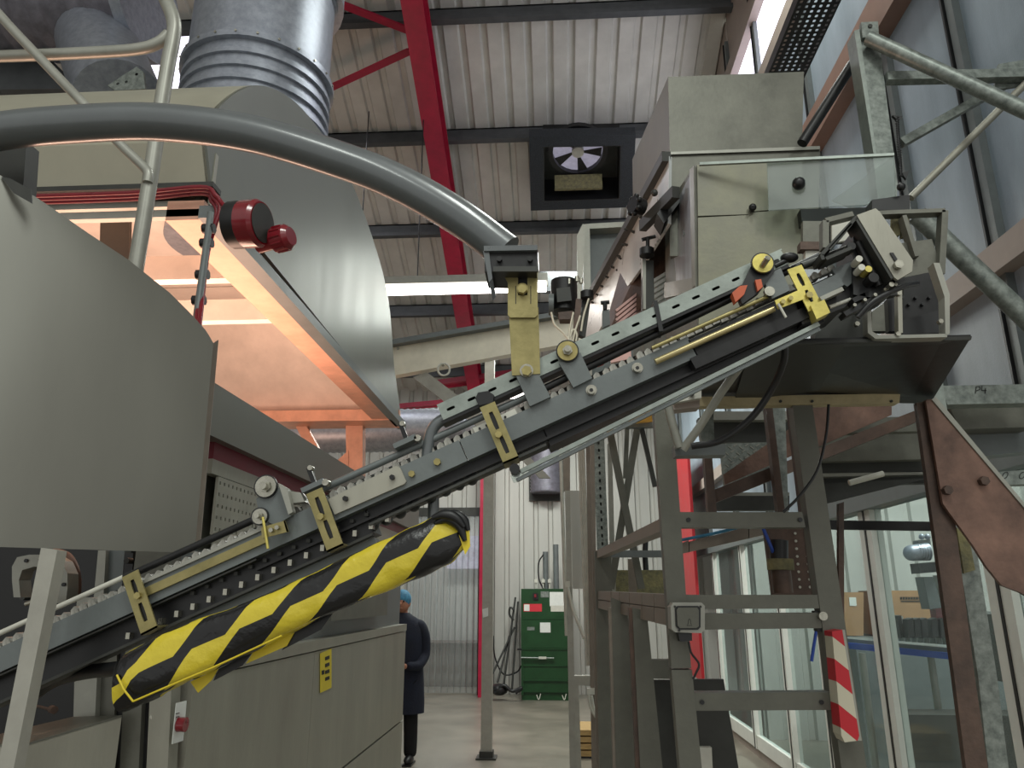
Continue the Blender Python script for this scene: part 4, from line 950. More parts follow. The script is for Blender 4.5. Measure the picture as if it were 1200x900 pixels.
# front cabinet
a, b = pyr([(815, 192), (940, 187), (944, 470), (818, 470)], [(779, 246), (880, 240), (880, 450), (781, 440)], 2.3, 2.9)
slab(a, b, 'front_cabinet', 'dull')
part(MB().poly([(817, 193), (899, 190), (901, 246), (880, 248), (878, 251), (818, 253)], 2.285, .012), 'upper_door', 'stain', t)
part(MB().poly([(818, 255), (876, 252), (880, 249), (937, 245), (940, 250), (941, 400), (819, 400)], 2.285, .012), 'lower_door', 'stain', t)
part(MB().sph(at(882, 243, 2.27), .013, 10, 6).cyl(at(882, 243, 2.285), at(882, 243, 2.25), .006, n=8), 'latch_knob', 'black', t)
p4_ = [at(784, 256, 2.84), at(811, 205, 2.33), at(814, 332, 2.33), at(785, 345, 2.84)]
part(MB().prism(p4_, (-.006, -.003, 0)), 'side_door', 'scratch', t, 'scratched side door with a pale reflection in its colour')
part(MB().prism([at(811, 200, 2.33), at(816, 195, 2.30), at(818, 335, 2.30), at(814, 338, 2.33)], (-.01, -.006, 0)), 'side_door_frame', 'rail', t)
part(MB().prism([at(781, 332, 2.86), at(818, 326, 2.30), at(818, 342, 2.30), at(781, 350, 2.86)], (-.01, -.006, 0)), 'side_door_frame', 'rail', t)
part(MB().poly([(800, 268), (803, 274), (801, 277)], 2.3, .01), 'side_latch', 'dark', t)
# ribbed pieces and brackets under the side sheet
t2 = thing('ribbed_chute', 'pinkish ribbed panel and brown supports below the pale side sheet', 'panel', at(745, 400, 3.2))
part(MB().hexa([at(735, 290, 3.6), at(780, 250, 3.1), at(780, 330, 3.1), at(700, 415, 3.6)], [at(735, 290, 3.8), at(780, 250, 3.3), at(780, 330, 3.3), at(700, 415, 3.8)]), 'brown_panel', 'browndark', t2)
for j in range(9):
    y = 322 + j * 6.5; part(MB().bar((764, y + 8), (782, y - 3), 3.6, 2.98, .03), 'rib', 'white', t2)
for j in range(7):
    y = 352 + j * 5.5; part(MB().bar((722, y + 12), (752, y - 12), 3, 3.3, .03), 'rib', mat('pink_rib', 'd2a8a0', .4, .2) if j == 0 else bpy.data.materials['pink_rib'], t2)
part(MB().poly([(753, 305), (766, 305), (767, 362), (753, 362)], 2.75, .05), 'upright_bracket', 'dark', t2)
part(MB().poly([(753, 303), (757, 303), (757, 362), (754, 362)], 2.74, .05), 'upright_edge', 'rail', t2)
part(MB().cyl(at(759, 302, 2.75), at(759, 278, 2.75), .008, n=8).cyl(at(752, 281, 2.75), at(768, 277, 2.75), .008, n=8).cyl(at(758, 300, 2.72), at(758, 292, 2.72), .03, n=10), 'tee_handle', 'blacksteel', t2)
part(MB().poly([(706, 364), (714, 362), (715, 380), (706, 384)], 3.3, .05), 'upright_bracket', 'grey', t2)
part(MB().cyl(at(709, 363, 3.3), at(709, 354, 3.3), .01, n=8).cyl(at(704, 355, 3.3), at(714, 354, 3.3), .01, n=8), 'tee_handle', 'blacksteel', t2)
mb = MB()
part(MB().poly([(714, 402), (738, 397), (740, 420), (716, 425)], 2.6, .02), 'ribbed_cap', bpy.data.materials['pink_rib'], t2)
part(MB().poly([(699, 406), (706, 404), (708, 425), (700, 428)], 2.6, .03), 'red_strip', 'redp', t2)
# clear guard
t = thing('clear_guard', 'clear acrylic splash guard with black knob in front of the stainless boxes', 'guard', at(930, 245, 2.2))
part(MB().hexa([at(899, 189, 2.21), at(1048, 181, 2.1), at(1050, 238, 2.1), at(901, 246, 2.21)], [p + V((0, .006, 0)) for p in (at(899, 189, 2.21), at(1048, 181, 2.1), at(1050, 238, 2.1), at(901, 246, 2.21))]), 'acrylic_sheet', 'clear', t)
part(MB().hexa([at(820, 190, 2.255), at(1048, 179, 2.095), at(1048, 182, 2.095), at(820, 193, 2.255)], [p + V((0, .01, 0)) for p in (at(820, 190, 2.255), at(1048, 179, 2.095), at(1048, 182, 2.095), at(820, 193, 2.255))]), 'top_edge', 'channel', t)
part(MB().prism([at(1048, 182, 2.1), at(1050, 230, 2.1), at(1000, 245, 2.5), at(975, 235, 2.5)], (0, .005, 0)), 'acrylic_wing', 'clear', t)
part(MB().sph(at(936, 215, 2.17), .021, 14, 10).cyl(at(936, 215, 2.17), at(933, 217, 2.24), .009, n=8), 'black_knob', 'black', t)
part(MB().poly([(938, 245), (1020, 243), (1020, 262), (940, 262)], 2.25, .15), 'dark_sill', 'black', t)
# tall frame cabinet behind
t = thing('rear_cabinet', 'pale framed grey cabinet seen between the hanger and the side sheet', 'cabinet', at(710, 400, 5.2))
part(MB().poly([(690, 266), (742, 262), (742, 440), (690, 440)], 5.2, .4), 'panel', 'grey', t)
part(MB().poly([(683, 263), (691, 262), (694, 445), (686, 445)], 5.1, .12), 'frame_post', 'rail', t)
part(MB().poly([(691, 262), (745, 259), (745, 265), (691, 268)], 5.1, .12), 'frame_rail', 'rail', t)
part(MB().poly([(690, 440), (695, 440), (703, 897), (699, 897)], 5.2, .06), 'leg', 'framepink', t)
part(MB().poly([(676, 276), (683, 262), (686, 264), (681, 360), (677, 360)], 5.0, .06), 'edge_strip', 'rail', t)
# motor cluster
t = thing('motor_unit', 'small dark motor with hanging cables right of the gold hanger plate', 'motor', at(660, 400, 3.2))
a = at(662, 345, 3.2)
part(MB().cyl(at(661, 330, 3.2), at(661, 366, 3.2), .062, n=14), 'motor_body', 'blacksteel', t)
part(MB().poly([(652, 338), (668, 336), (670, 352), (653, 354)], 3.12, .02), 'terminal_box', 'dark', t)
part(MB().cyl(at(643, 357, 3.15), at(649, 357, 3.15), .05, n=14), 'end_cover', 'grey', t)
part(MB().poly([(654, 366), (672, 364), (668, 374), (656, 374)], 3.15, .06), 'motor_base', 'browndark', t)
part(MB().poly([(675, 350), (682, 350), (678, 395), (670, 400)], 3.1, .04), 'bracket', 'browndark', t)
part(MB().poly([(683, 352), (692, 352), (686, 395), (678, 392)], 3.12, .04), 'bracket', 'dark', t)
for pts in ([(646, 366), (650, 380), (660, 390), (668, 400)], [(672, 366), (668, 385), (666, 402)], [(680, 370), (674, 388), (671, 402)], [(690, 350), (684, 370), (681, 388)], [(668, 395), (672, 386), (676, 392), (675, 400)]):
    part(MB().tube(arc([at(*c, 3.08) for c in pts], 5), .005, 6), 'cable', 'creambeam', t)
part(MB().cyl(at(688, 342, 3.1), at(688, 350, 3.1), .03, n=10), 'gland', 'black', t)
for c in ((667, 327), (676, 324), (681, 326)): part(MB().cyl(at(c[0], c[1] + 6, 3.15), at(*c, 3.15), .009, n=8), 'fitting', 'bolt', t)
single(MB().poly([(632, 318), (705, 318), (690, 345), (632, 340)], 8.4, .1), 'ceiling_beam', 'purlin', 'dark beam stub behind the small motor', 'beam')
# tray under the chute
t = thing('drip_tray', 'wide black tray with slanted end under the chute head', 'tray', at(980, 470, 2.2))
a, b = [at(845, 402, 1.62), at(1138, 395, 1.72), at(1090, 473, 2.30), at(815, 470, 2.30)], None
part(MB().prism(a, (0, 0, .006)), 'tray_floor', 'blacksteel', t)
part(MB().hexa([at(840, 402, 1.615), at(1139, 394, 1.715), at(1138, 398, 1.715), at(845, 405, 1.615)], [p + V((0, .01, 0)) for p in (at(840, 402, 1.615), at(1139, 394, 1.715), at(1138, 398, 1.715), at(845, 405, 1.615))]), 'front_lip', 'dark', t)
part(MB().prism([at(880, 404, 1.66), at(990, 402, 1.66), at(960, 456, 2.1), at(860, 470, 2.25)], (0, 0, -.003)), 'inner_panel', 'dark', t)
part(MB().poly([(818, 465), (1055, 461), (1054, 472), (818, 476)], 2.19, .04), 'wood_batten', 'batten', t, 'pale batten along the rear edge')
for x in (915, 952, 1045): part(MB().disc((x, 470), 1.6, 2.185, .01), 'screw', 'dark', t)
part(MB().poly([(784, 445), (822, 432), (822, 466), (790, 472)], 1.95, .02), 'end_plate', 'offw', t); part(MB().poly([(790, 469), (820, 466), (820, 477), (790, 480)], 1.97, .05), 'end_lip', 'beige', t)
part(MB().hexb((811, 461), 3, 1.94, .012), 'bolt', 'dark', t)
# chute head box above tray
t = thing('chute_head', 'black open chute box in pale steel frame above the tray', 'chute', at(1060, 392, 1.8))
def q(poly, m, Y, dep, name, label=None): return part(MB().poly(poly, Y, dep), name, m, t, label)
q([(1016, 345), (1020, 343), (1022, 388), (1030, 393), (1110, 391), (1110, 395), (1026, 397), (1017, 390)], 'rail', 1.66, .03, 'lower_bracket')
q([(1094, 308), (1101, 308), (1113, 345), (1113, 391), (1108, 393), (1107, 348)], 'rail', 1.66, .03, 'side_bracket')
q([(1060, 325), (1095, 318), (1108, 350), (1106, 388), (1056, 390)], 'blacksteel', 1.80, .02, 'black_panel')
q([(1052, 338), (1057, 336), (1058, 390), (1053, 390)], 'steel', 1.66, .02, 'divider')
q([(1058, 375), (1106, 362), (1106, 390), (1058, 392)], 'black', 1.75, .02, 'black_panel')
q([(958, 372), (1015, 355), (1015, 397), (955, 400)], 'dark', 1.72, .04, 'side_plate')
q([(1040, 350), (1052, 345), (1052, 388), (1042, 388)], 'black', 1.7, .02, 'divider_gap')
q([(1022, 365), (1040, 352), (1040, 388), (1022, 388)], 'dull', 1.85, .02, 'inner_panel')
for c in ((1005, 379), (1103, 376), (1053, 391), (1054, 343)): part(MB().hexb(c, 3, 1.655, .012), 'bolt', 'bolt', t)
# pale frame behind with rounded corner
for a, b, w in (((968, 258), (968, 290), 7), ((968, 258), (1000, 250), 6), ((1030, 249), (1108, 246), 5), ((1108, 246), (1104, 320), 7), ((1060, 252), (1075, 300), 5)):
    part(MB().bar(a, b, w, 1.86, .03), 'frame_bar', 'dull', t)
q([(1055, 285), (1092, 280), (1104, 316), (1060, 325)], 'dull', 1.88, .01, 'rear_sheet')
q([(975, 262), (1000, 258), (1000, 280), (975, 285)], 'offw', 1.95, .01, 'pale_panel')
q([(941, 259), (966, 259), (966, 283), (941, 283)], 'dull', 1.98, .02, 'small_panel'); q([(944, 292), (968, 292), (968, 312), (944, 312)], 'offw', 1.98, .02, 'small_panel')
q([(938, 283), (966, 283), (966, 292), (938, 292)], 'browndark', 1.97, .03, 'small_bar')
for x in (1047, 1058): q([(x, 246), (x + 7, 246), (x + 8, 275), (x, 277)], 'insul', 1.9, .02, 'slat')
q([(1022, 234), (1066, 228), (1066, 246), (1022, 246)], 'black', 1.95, .05, 'black_block')
part(MB().sph(at(1056, 219, 1.93), .012, 10, 8), 'black_knob', 'black', t)
q([(1012, 330), (1050, 322), (1052, 345), (1010, 352)], 'black', 1.6, .02, 'black_panel')
for i in range(5): part(MB().hexb((1058 + i * 8, 348 + (i % 2) * 8), 2, 1.79, .01), 'bolt', 'black', t)
# ================================================================ GALVANISED STRUCTURE upper right
t = thing('galvanised_frame', 'mottled galvanised post with round diagonal tubes, upper right corner', 'frame', at(1030, 240, 2.3))
YG = 2.35
part(MB().poly([(1003, 35), (1028, 30), (1052, 215), (1050, 245), (1030, 245), (1025, 200)], YG, .06), 'post', 'galv', t)
part(MB().poly([(1001, 36), (1007, 34), (1027, 180), (1024, 182)], YG - .01, .07), 'post_flange', 'channel', t)
part(MB().poly([(1009, 26), (1029, 25), (1030, 42), (1011, 44)], YG - .02, .02), 'end_plate', 'galv', t); part(MB().disc((1020, 30), 2.6, YG - .024, .006), 'bolt_hole', 'dark', t)
part(MB().cyl(at(1018, 45, YG - .03), at(1215, 136, YG - .2), .026, n=18), 'diagonal_tube', 'galv', t)
part(MB().beam(at(1038, 92, YG), at(1215, 88, YG), .035, .035), 'cross_bar', 'galv', t)
part(MB().beam(at(1056, 168, YG + .1), at(1180, 98, YG + .1), .03, .03), 'brace_bar', 'galv', t)
part(MB().cyl(at(1067, 232, YG), at(1215, 85, YG), .013, n=12), 'thin_tube', 'steel', t)
part(MB().cyl(at(1075, 252, 2.15), at(1215, 385, 2.15), .030, n=18), 'lower_tube', 'galv', t)
part(MB().poly([(1170, 75), (1200, 70), (1200, 100), (1165, 105)], YG + .02, .01), 'gusset_plate', 'galv', t)
single(MB().cyl(at(940, 168, 2.5), at(1006, 64, 2.5), .02, n=14), 'dark_tube', 'blacksteel', 'dark round tube slanting behind the top of the stainless box', 'tube')
# spring and cable
mb = MB().tube([at(1051 + .05 * i + 1.6 * math.sin(i * 1.6), 137 + i * .7, 2.2) for i in range(100)], .0035, 6)
t = thing('coil_spring', 'thin long steel coil spring hanging beside the galvanised post', 'spring', at(1056, 210, 2.2)); part(mb, 'coil', 'blacksteel', t)
part(MB().poly([(1046, 135), (1058, 136), (1053, 142)], 2.2, .01), 'hook_plate', 'black', t); part(MB().poly([(1057, 203), (1066, 199), (1062, 210)], 2.2, .01), 'hook_plate', 'black', t)
# perforated tray
t = thing('perforated_tray', 'dark perforated cable tray hanging beside the bright high window', 'cable tray', (1.38, 3.4, 4.6))
mb = MB(); o = V((1.27, 2.4, 4.6))
for i in range(60):
    for j in range(6): mb.cell(o, V((0, 1, 0)), V((1, 0, 0)), V((0, 0, .003)), i * .034, (i + 1) * .034, j * .036, (j + 1) * .036, .012, .0075, 6)
part(mb, 'perforated_base', 'blacksteel', t)
for x in (1.27, 1.486): part(MB().box((x - .003, 2.4, 4.6), (x, 4.44, 4.66)), 'side_flange', 'blacksteel', t)
# ================================================================ LADDER FRAME
t = thing('ladder_frame', 'tall dark grey welded frame with cross rails in front of the glazing', 'frame', (.9, 2.2, 0))
YF = 2.2; dp = .05
def fr_(poly, name='stile', m='frame', Y=YF, d=dp, label=None): return part(MB().poly(poly, Y, d), name, m, t, label)
fr_([(766, 475), (788, 472), (810, 783), (787, 783)]); fr_([(787, 785), (811, 785), (824, 915), (798, 915)], label='lower left stile')
fr_([(929, 474), (952, 474), (1018, 915), (988, 915)])
fr_([(789, 600), (940, 600), (944, 618), (791, 618)], 'rung', Y=YF + .003); fr_([(785, 697), (966, 697), (970, 713), (786, 714)], 'rung', Y=YF + .003)
fr_([(823, 719), (972, 718), (976, 736), (824, 738)], 'rung', Y=YF + .003); fr_([(808, 812), (985, 811), (990, 832), (810, 833)], 'rung', Y=YF + .003)
for c in ((807, 609), (938, 609), (823, 823), (963, 823)): part(MB().disc(c, 2.6, YF - .002, .004), 'bolt_hole', 'black', t)
fr_([(786, 714), (825, 714), (825, 718), (786, 718)], 'gap_strip', 'black', YF + .02)
part(MB().disc((965, 722), 5, YF - .015, .02), 'joint_bolt', 'bolt', t); fr_([(955, 716), (976, 716), (978, 740), (958, 740)], 'joint_plate', 'black', YF + .01, .03)
fr_([(947, 620), (955, 620), (966, 697), (958, 697)], 'inner_strip', 'browndark', YF + .03)
# receding rails
def rail3(a, b, w, h, name, m, Ya_, Yb_): return part(MB().beam(at(*a, Ya_), at(*b, Yb_), w, h), name, m, t)
part(MB().hexa([at(697, 646, 5.2), at(775, 607, 2.3), at(775, 622, 2.3), at(697, 655, 5.2)], [p + V((.05, 0, 0)) for p in (at(697, 646, 5.2), at(775, 607, 2.3), at(775, 622, 2.3), at(697, 655, 5.2))]), 'side_rail', 'framepink', t)
def seg(y0a, y1a, y0b, y1b, n=6):
    xs_ = [698, 716, 726, 737.5, 752, 766.5, 785]; 
    def Yof(x): return 1 / (1 / 5.2 + (1 / 2.25 - 1 / 5.2) * (x - 698) / (785 - 698))
    for i in range(n):
        x0, x1 = xs_[i] + .5, xs_[i + 1] - .5; f0, f1 = (x0 - 698) / 87, (x1 - 698) / 87
        l = lambda u, v, f: u + (v - u) * f
        q4 = [at(x0, l(y0a, y0b, f0), Yof(x0)), at(x1, l(y0a, y0b, f1), Yof(x1)), at(x1, l(y1a, y1b, f1), Yof(x1)), at(x0, l(y1a, y1b, f0), Yof(x0))]
        part(MB().hexa(q4, [p + V((.06, 0, 0)) for p in q4]), 'rail_segment', 'framepink', t)
seg(692.5, 702, 697, 713); seg(703, 712, 714, 734)
fr_([(697, 646), (716, 646), (724, 915), (703, 915)], 'rear_post', 'frame', 5.0); 
fr_([(716, 700), (735, 708), (748, 915), (722, 915)], 'side_post', 'frame', 3.6)
fr_([(741, 712), (758, 716), (778, 915), (751, 915)], 'side_post', 'frame', 2.9)
fr_([(737, 712), (742, 712), (752, 915), (746, 915)], 'side_edge', 'browndark', 2.91)
fr_([(713, 712), (717, 712), (723, 915), (719, 915)], 'side_edge', 'framepink', 3.6)
fr_([(714, 645), (780, 645), (780, 653), (714, 653)], 'cross_rail', 'grey', 5.4)
fr_([(760, 773), (790, 773), (794, 796), (761, 795)], 'cross_rail', 'frame', 3.2); 
fr_([(762, 797), (792, 797), (806, 915), (772, 915)], 'infill_panel', 'dark', 3.3, .02, 'dark lower panel')
fr_([(812, 796), (848, 796), (868, 915), (822, 915)], 'infill_panel', 'dark', 3.0, .02); fr_([(820, 876), (834, 876), (836, 915), (823, 915)], 'pale_block', 'offw', 2.9, .03)
for (x, y) in ((738, 764), (741, 802)): part(MB().cyl(at(x, y, 3.4), at(x + 8, y, 3.4), .014, n=8), 'peg', 'rail', t)
# push button
t = thing('push_button_box', 'grey square push button box with bell mark on the frame', 'switch', at(806, 742, 2.15))
mb = MB(); o = [(789, 706), (822, 706), (826, 710), (826, 738), (822, 742), (791, 741), (787, 737), (786, 711)]
part(mb.poly(o, 2.14, .06), 'box_body', 'rail', t)
part(MB().poly([(794, 710), (818, 710), (821, 713), (821, 735), (818, 738), (796, 738), (792, 734), (791, 713)], 2.135, .006), 'seal_ring', 'black', t)
part(MB().poly([(795, 712), (817, 712), (819, 715), (819, 734), (816, 736), (797, 736), (794, 733), (793, 715)], 2.128, .01), 'button', 'frame', t)
pb = [(808, 725), (806.8, 727), (806.5, 731), (805, 733), (811, 733), (809.6, 731), (809.3, 727), (808, 725)]
part(MB().tube([at(*c, 2.1275) for c in pb], .0006, 5), 'bell_mark', 'ink', t)
part(MB().poly([(795, 742), (811, 742), (811, 751), (797, 752)], 2.15, .04), 'gland', 'black', t)
part(MB().tube(arc([at(807, 752, 2.17), at(810, 765, 2.17), at(819, 778, 2.17), at(816, 788, 2.17), at(812, 796, 2.17)], 5), .003, 6), 'cable', 'black', t)
for c in ((791, 711), (821, 711), (796, 739)): part(MB().disc(c, 1.4, 2.137, .004), 'screw', 'dark', t)
# red and white post
t = thing('striped_protector', 'red and white striped guard strip standing on the frame leg', 'protector', at(990, 870, 2.15))
part(MB().poly([(975, 740), (987, 738), (1007, 862), (1005, 868), (990, 870), (986, 862)], 2.14, .06), 'striped_face', 'redwhite', t)
part(MB().poly([(987, 738), (990, 738), (1010, 868), (1005, 868)], 2.142, .06), 'edge_strip', 'rail', t)
# sensor with fitting on rung
t = thing('pressure_regulator', 'oily regulator valve with blue hose between the frame rungs', 'valve', at(915, 695, 2.6))
part(MB().poly([(895, 618), (950, 618), (955, 697), (905, 697)], 2.72, .02), 'perforated_post', 'browndark', t)
for i in range(8):
    for j, x in enumerate((932, 944)): part(MB().disc((x + i * .8, 625 + i * 9), 1.5, 2.715, .004), 'post_hole', 'offw', t)
part(MB().cyl(at(913, 655, 2.6), at(913, 633, 2.6), .030, n=14), 'valve_cap', 'black', t)
part(MB().cyl(at(915, 668, 2.6), at(914, 655, 2.6), .045, n=8), 'valve_body', 'insul', t)
part(MB().cyl(at(918, 695, 2.6), at(915, 668, 2.6), .032, n=12), 'filter_bowl', 'browndark', t)
part(MB().tube(arc([at(893, 616, 2.58), at(899, 630, 2.58), at(904, 642, 2.58), at(908, 652, 2.6)], 4), .006, 8), 'blue_hose', 'blue', t)
single(MB().tube(arc([at(957, 737, 2.5), at(954, 755, 2.5), at(951, 775, 2.5)], 4), .005, 6), 'blue_hose', 'blue', 'short thin blue hose below the double rung by the striped strip', 'hose')
t = thing('wire_trunking', 'warm grey trunking arm with black ties passing behind the upper rungs', 'trunking', at(850, 640, 3.2))
for i, (x0, x1) in enumerate(((798, 807), (808, 877), (878, 905))):
    f = lambda x: 637 + (x - 798) * (-24 / 105)
    part(MB().poly([(x0, f(x0) - 0), (x1, f(x1) - 2), (x1, f(x1) + 12), (x0, f(x0) + 12)], 3.0, .06), 'trunk_segment', 'framepink', t)
part(MB().tube(arc([at(798, 633, 2.98), at(850, 622, 2.98), at(905, 606, 2.98)], 4), .006, 6), 'blue_wire', 'hairnet', t)
# support rods behind: brown rod right of frame
single(MB().poly([(983, 590), (989, 588), (990, 915), (983, 915)], 2.5, .02), 'brown_rod', 'browndark', 'thin brown upright bar right of the ladder frame', 'bar')
single(MB().beam(at(950, 615, 2.6), at(1101, 617, 2.6), .02, .03), 'dark_crossbar', 'blacksteel', 'dark horizontal bar between ladder frame and brown angle post', 'bar')
# triangular tube + black cable
t = thing('tube_stirrup', 'bent pale round tube stirrup hanging under the conveyor top', 'tube', at(800, 530, 1.9))
part(MB().tube([at(780, 462, 1.9), at(786, 490, 1.9), at(796, 525, 1.9)], .0115, 12), 'front_tube', 'rail', t)
part(MB().tube([at(800, 527, 1.9), at(820, 500, 1.88), at(845, 460, 1.84), at(868, 428, 1.8)], .011, 12), 'rear_tube', 'rail', t)
part(MB().poly([(790, 522), (850, 520), (850, 533), (792, 534)], 1.92, .05), 'base_bar', 'grey', t)
single(MB().tube(arc([at(810, 523, 1.78), at(845, 516, 1.77), at(880, 490, 1.75), at(905, 455, 1.72), at(918, 425, 1.68), at(920, 405, 1.66)], 6), .0085, 10), 'black_cable', 'black', 'thick black cable curving below the tray in front of the batten', 'cable')
single(MB().tube(arc([at(971, 474, 2.1), at(968, 510, 2.1), at(958, 550, 2.1), at(938, 580, 2.1), at(918, 600, 2.1)], 6), .004, 8), 'thin_cable', 'black', 'thin black cable hanging from the tray batten to the upper rung', 'cable')
# ================================================================ STAIR / PLATFORM underside
t = thing('access_platform', 'raised step platform with brown stringers seen from below, right', 'platform', (1.4, 3.0, 0))
def pf(poly, m, Y, d, name, label=None): return part(MB().poly(poly, Y, d), name, m, t, label)
pf([(834, 575), (1080, 478), (1080, 492), (836, 590)], 'browndark', 2.75, .05, 'lower_stringer')
pf([(848, 556), (960, 478), (1000, 472), (960, 520), (850, 568)], 'brown', 3.0, .02, 'upper_stringer')
pf([(950, 478), (1045, 472), (1045, 486), (958, 524)], 'brown', 2.85, .02, 'brown_sheet')
pf([(818, 490), (836, 484), (838, 530), (825, 534)], 'galv', 2.7, .04, 'galvanised_upright'); pf([(825, 530), (834, 528), (840, 600), (830, 600)], 'browndark', 2.7, .04, 'upright')
pf([(901, 474), (920, 474), (924, 600), (912, 600)], 'galv', 2.68, .04, 'galvanised_upright'); pf([(897, 474), (905, 474), (920, 600), (912, 600)], 'browndark', 2.66, .04, 'upright')
pf([(925, 474), (936, 474), (950, 600), (940, 600)], 'browndark', 2.5, .04, 'upright')
pf([(843, 520), (905, 518), (905, 545), (880, 560), (848, 570)], 'galv', 3.3, .01, 'chequer_plate')
mb = MB()
for i in range(9):
    for j in range(6):
        x, y = 847 + i * 6.5 + (j % 2) * 3, 523 + j * 7
        if x < 902 and y < 562 - (x - 850) * .4: mb.bar((x, y), (x + 4, y + (3 if (i + j) % 2 else -3)), 1.2, 3.295, .004)
part(mb, 'tread_pattern', 'rail', t, kind='stuff')
for (y0, y1, m_, Y) in ((482, 492, 'rail', 3.5), (493, 518, 'dark', 3.6), (577, 581, 'rail', 3.6), (581, 598, 'dark', 3.4)):
    pf([(835, y0), (925, y0), (925, y1), (835, y1)], m_, Y, .05, 'tread')
for (y0, y1, m_, Y) in ((488, 505, 'dull', 3.0), (505, 538, 'dull', 3.2), (539, 552, 'dark', 3.3), (553, 556, 'rail', 3.3), (556, 566, 'dark', 3.35)):
    pf([(950, y0 + 2), (1088, y0), (1092, y1), (950, y1 + 3)], m_, Y, .05, 'tread')
pf([(955, 567), (1088, 560), (1084, 557 + 4), (962, 592)], 'dark', 3.3, .03, 'tread')
single(MB().cyl(at(995, 566, 3.1), at(1035, 555, 3.1), .012, n=8), 'pale_rod', 'offw', 'short pale rod lying in the dark under the platform', 'rod')
# beams right
t = thing('platform_beams', 'galvanised platform edge beam with handwritten mark, right edge', 'beam', at(1150, 475, 2.4))
part(MB().poly([(1103, 452), (1215, 450), (1215, 472), (1110, 474)], 2.35, .06), 'edge_beam', 'galv', t)
part(MB().poly([(1090, 474), (1105, 448), (1110, 480), (1108, 490)], 2.34, .06), 'end_plate', 'channel', t)
for st in ([(1143, 461), (1144, 453), (1148, 453), (1149, 456), (1144, 458)], [(1151, 452.5), (1150.5, 457.5), (1156, 457.5)], [(1155, 455), (1154.5, 461)]):
    part(MB().tube([at(*c, 2.348) for c in st], .0013, 5), 'hand_mark', 'ink', t)
part(MB().poly([(1112, 475), (1215, 473), (1215, 500), (1125, 503)], 2.5, .1), 'under_beam', 'dull', t)
part(MB().poly([(1125, 504), (1215, 502), (1215, 528), (1150, 535)], 2.6, .1), 'lower_beam', 'grey', t)
part(MB().poly([(1168, 553), (1215, 550), (1215, 567), (1182, 568)], 2.4, .05), 'short_beam', 'galv', t)
for x in (1178, 1198):
    part(MB().tube([at(x + 3 * math.cos(a_) + 1.5 * math.sin(a_), 557 - 4 * math.sin(a_), 2.398) for a_ in [i * math.pi / 5 for i in range(11)]], .0010, 5), 'hand_mark', 'ink', t)
# brown angle post and gusset
t = thing('brown_gusset', 'big rusty brown triangular plate bolted to a brown angle post', 'plate', at(1110, 800, 2.2))
part(MB().poly([(1085, 470), (1097, 466), (1215, 608), (1215, 705), (1195, 694), (1174, 686), (1156, 664), (1141, 640), (1112, 600), (1105, 590)], 2.2, .012), 'gusset_plate', 'brown', t)
part(MB().poly([(1092, 468), (1097, 465), (1216, 608), (1214, 611)], 2.195, .02), 'plate_edge', 'rail', t)
for c in ((1112, 574), (1155, 563)): part(MB().hexb(c, 5.5, 2.18, .02), 'bolt', 'browndark', t)
part(MB().poly([(1074, 472), (1086, 470), (1118, 600), (1142, 790), (1160, 915), (1134, 915), (1118, 790)], 2.22, .02), 'angle_post', 'browndark', t)
part(MB().poly([(1086, 468), (1096, 468), (1121, 600), (1112, 602)], 2.21, .03), 'angle_flange', 'brown', t)
t = thing('insulated_post', 'mottled galvanised post behind the brown angle post', 'post', at(1150, 900, 2.6))
part(MB().poly([(1117, 612), (1128, 618), (1144, 640), (1168, 790), (1184, 915), (1160, 915), (1146, 790)], 2.5, .05), 'post_face', 'galv', t)
part(MB().poly([(1121, 618), (1136, 632), (1143, 668), (1130, 672)], 2.49, .02), 'yellowed_patch', 'insul', t)
# ================================================================ CONDUITS in the middle
t = thing('conduit_bundle', 'bundle of upright conduits and slotted strut behind the ladder frame', 'conduit', at(690, 880, 5.8))
def cu(x0, x1, y0, y1, r, m, Y, name='conduit'): return part(MB().cyl(at(x0, y0, Y), at(x1, y1, Y), r, n=10), name, m, t)
cu(656, 664, 500, 745, .016, 'offw', 6.6); part(MB().poly([(660, 500), (668, 500), (668, 575), (660, 575)], 6.6, .05), 'strip', 'framepink', t)
part(MB().poly([(662, 575), (668, 575), (676, 915), (668, 915)], 6.5, .05), 'upright', 'post', t)
for dx in (0, 2.5, 5): cu(677 + dx, 688 + dx, 480, 780, .012, 'offw', 6.2)
part(MB().poly([(685, 420), (694, 420), (704, 915), (694, 915)], 6.1, .06), 'upright', 'framepink', t)
part(MB().poly([(668, 575), (681, 575), (684, 690), (671, 690)], 6.9, .02), 'white_panel', 'clad', t)
part(MB().slots((700, 480), (708, 690), 13, 6.0, .01, 9, 2.2, 1.2), 'slotted_strut', 'galv', t)
part(MB().bar((700, 480), (708, 690), 13, 6.03, .01), 'strut_back', 'dark', t)
part(MB().poly([(712, 520), (717, 520), (722, 700), (716, 700)], 6.0, .05), 'edge_strip', 'rail', t)
p = at(692, 811, 6.1); part(MB().poly([(688, 807), (697, 807), (697, 814), (688, 814)], 6.05, .06), 'junction_box', 'offw', t)
part(MB().poly([(663, 681), (668, 681), (668, 688), (663, 688)], 6.4, .04), 'junction_box', 'offw', t)
for pts in ([(690, 815), (692, 828), (700, 842), (710, 848)], [(693, 815), (697, 835), (706, 850), (714, 853)], [(718, 760), (724, 800), (722, 835), (716, 850)]):
    part(MB().tube(arc([at(*c, 6.0) for c in pts], 4), .012, 6), 'loose_cable', 'offw', t)
part(MB().tube(arc([at(665, 688, 6.4), at(672, 715, 6.4), at(685, 748, 6.3)], 4), .015, 6), 'loose_cable', 'offw', t)
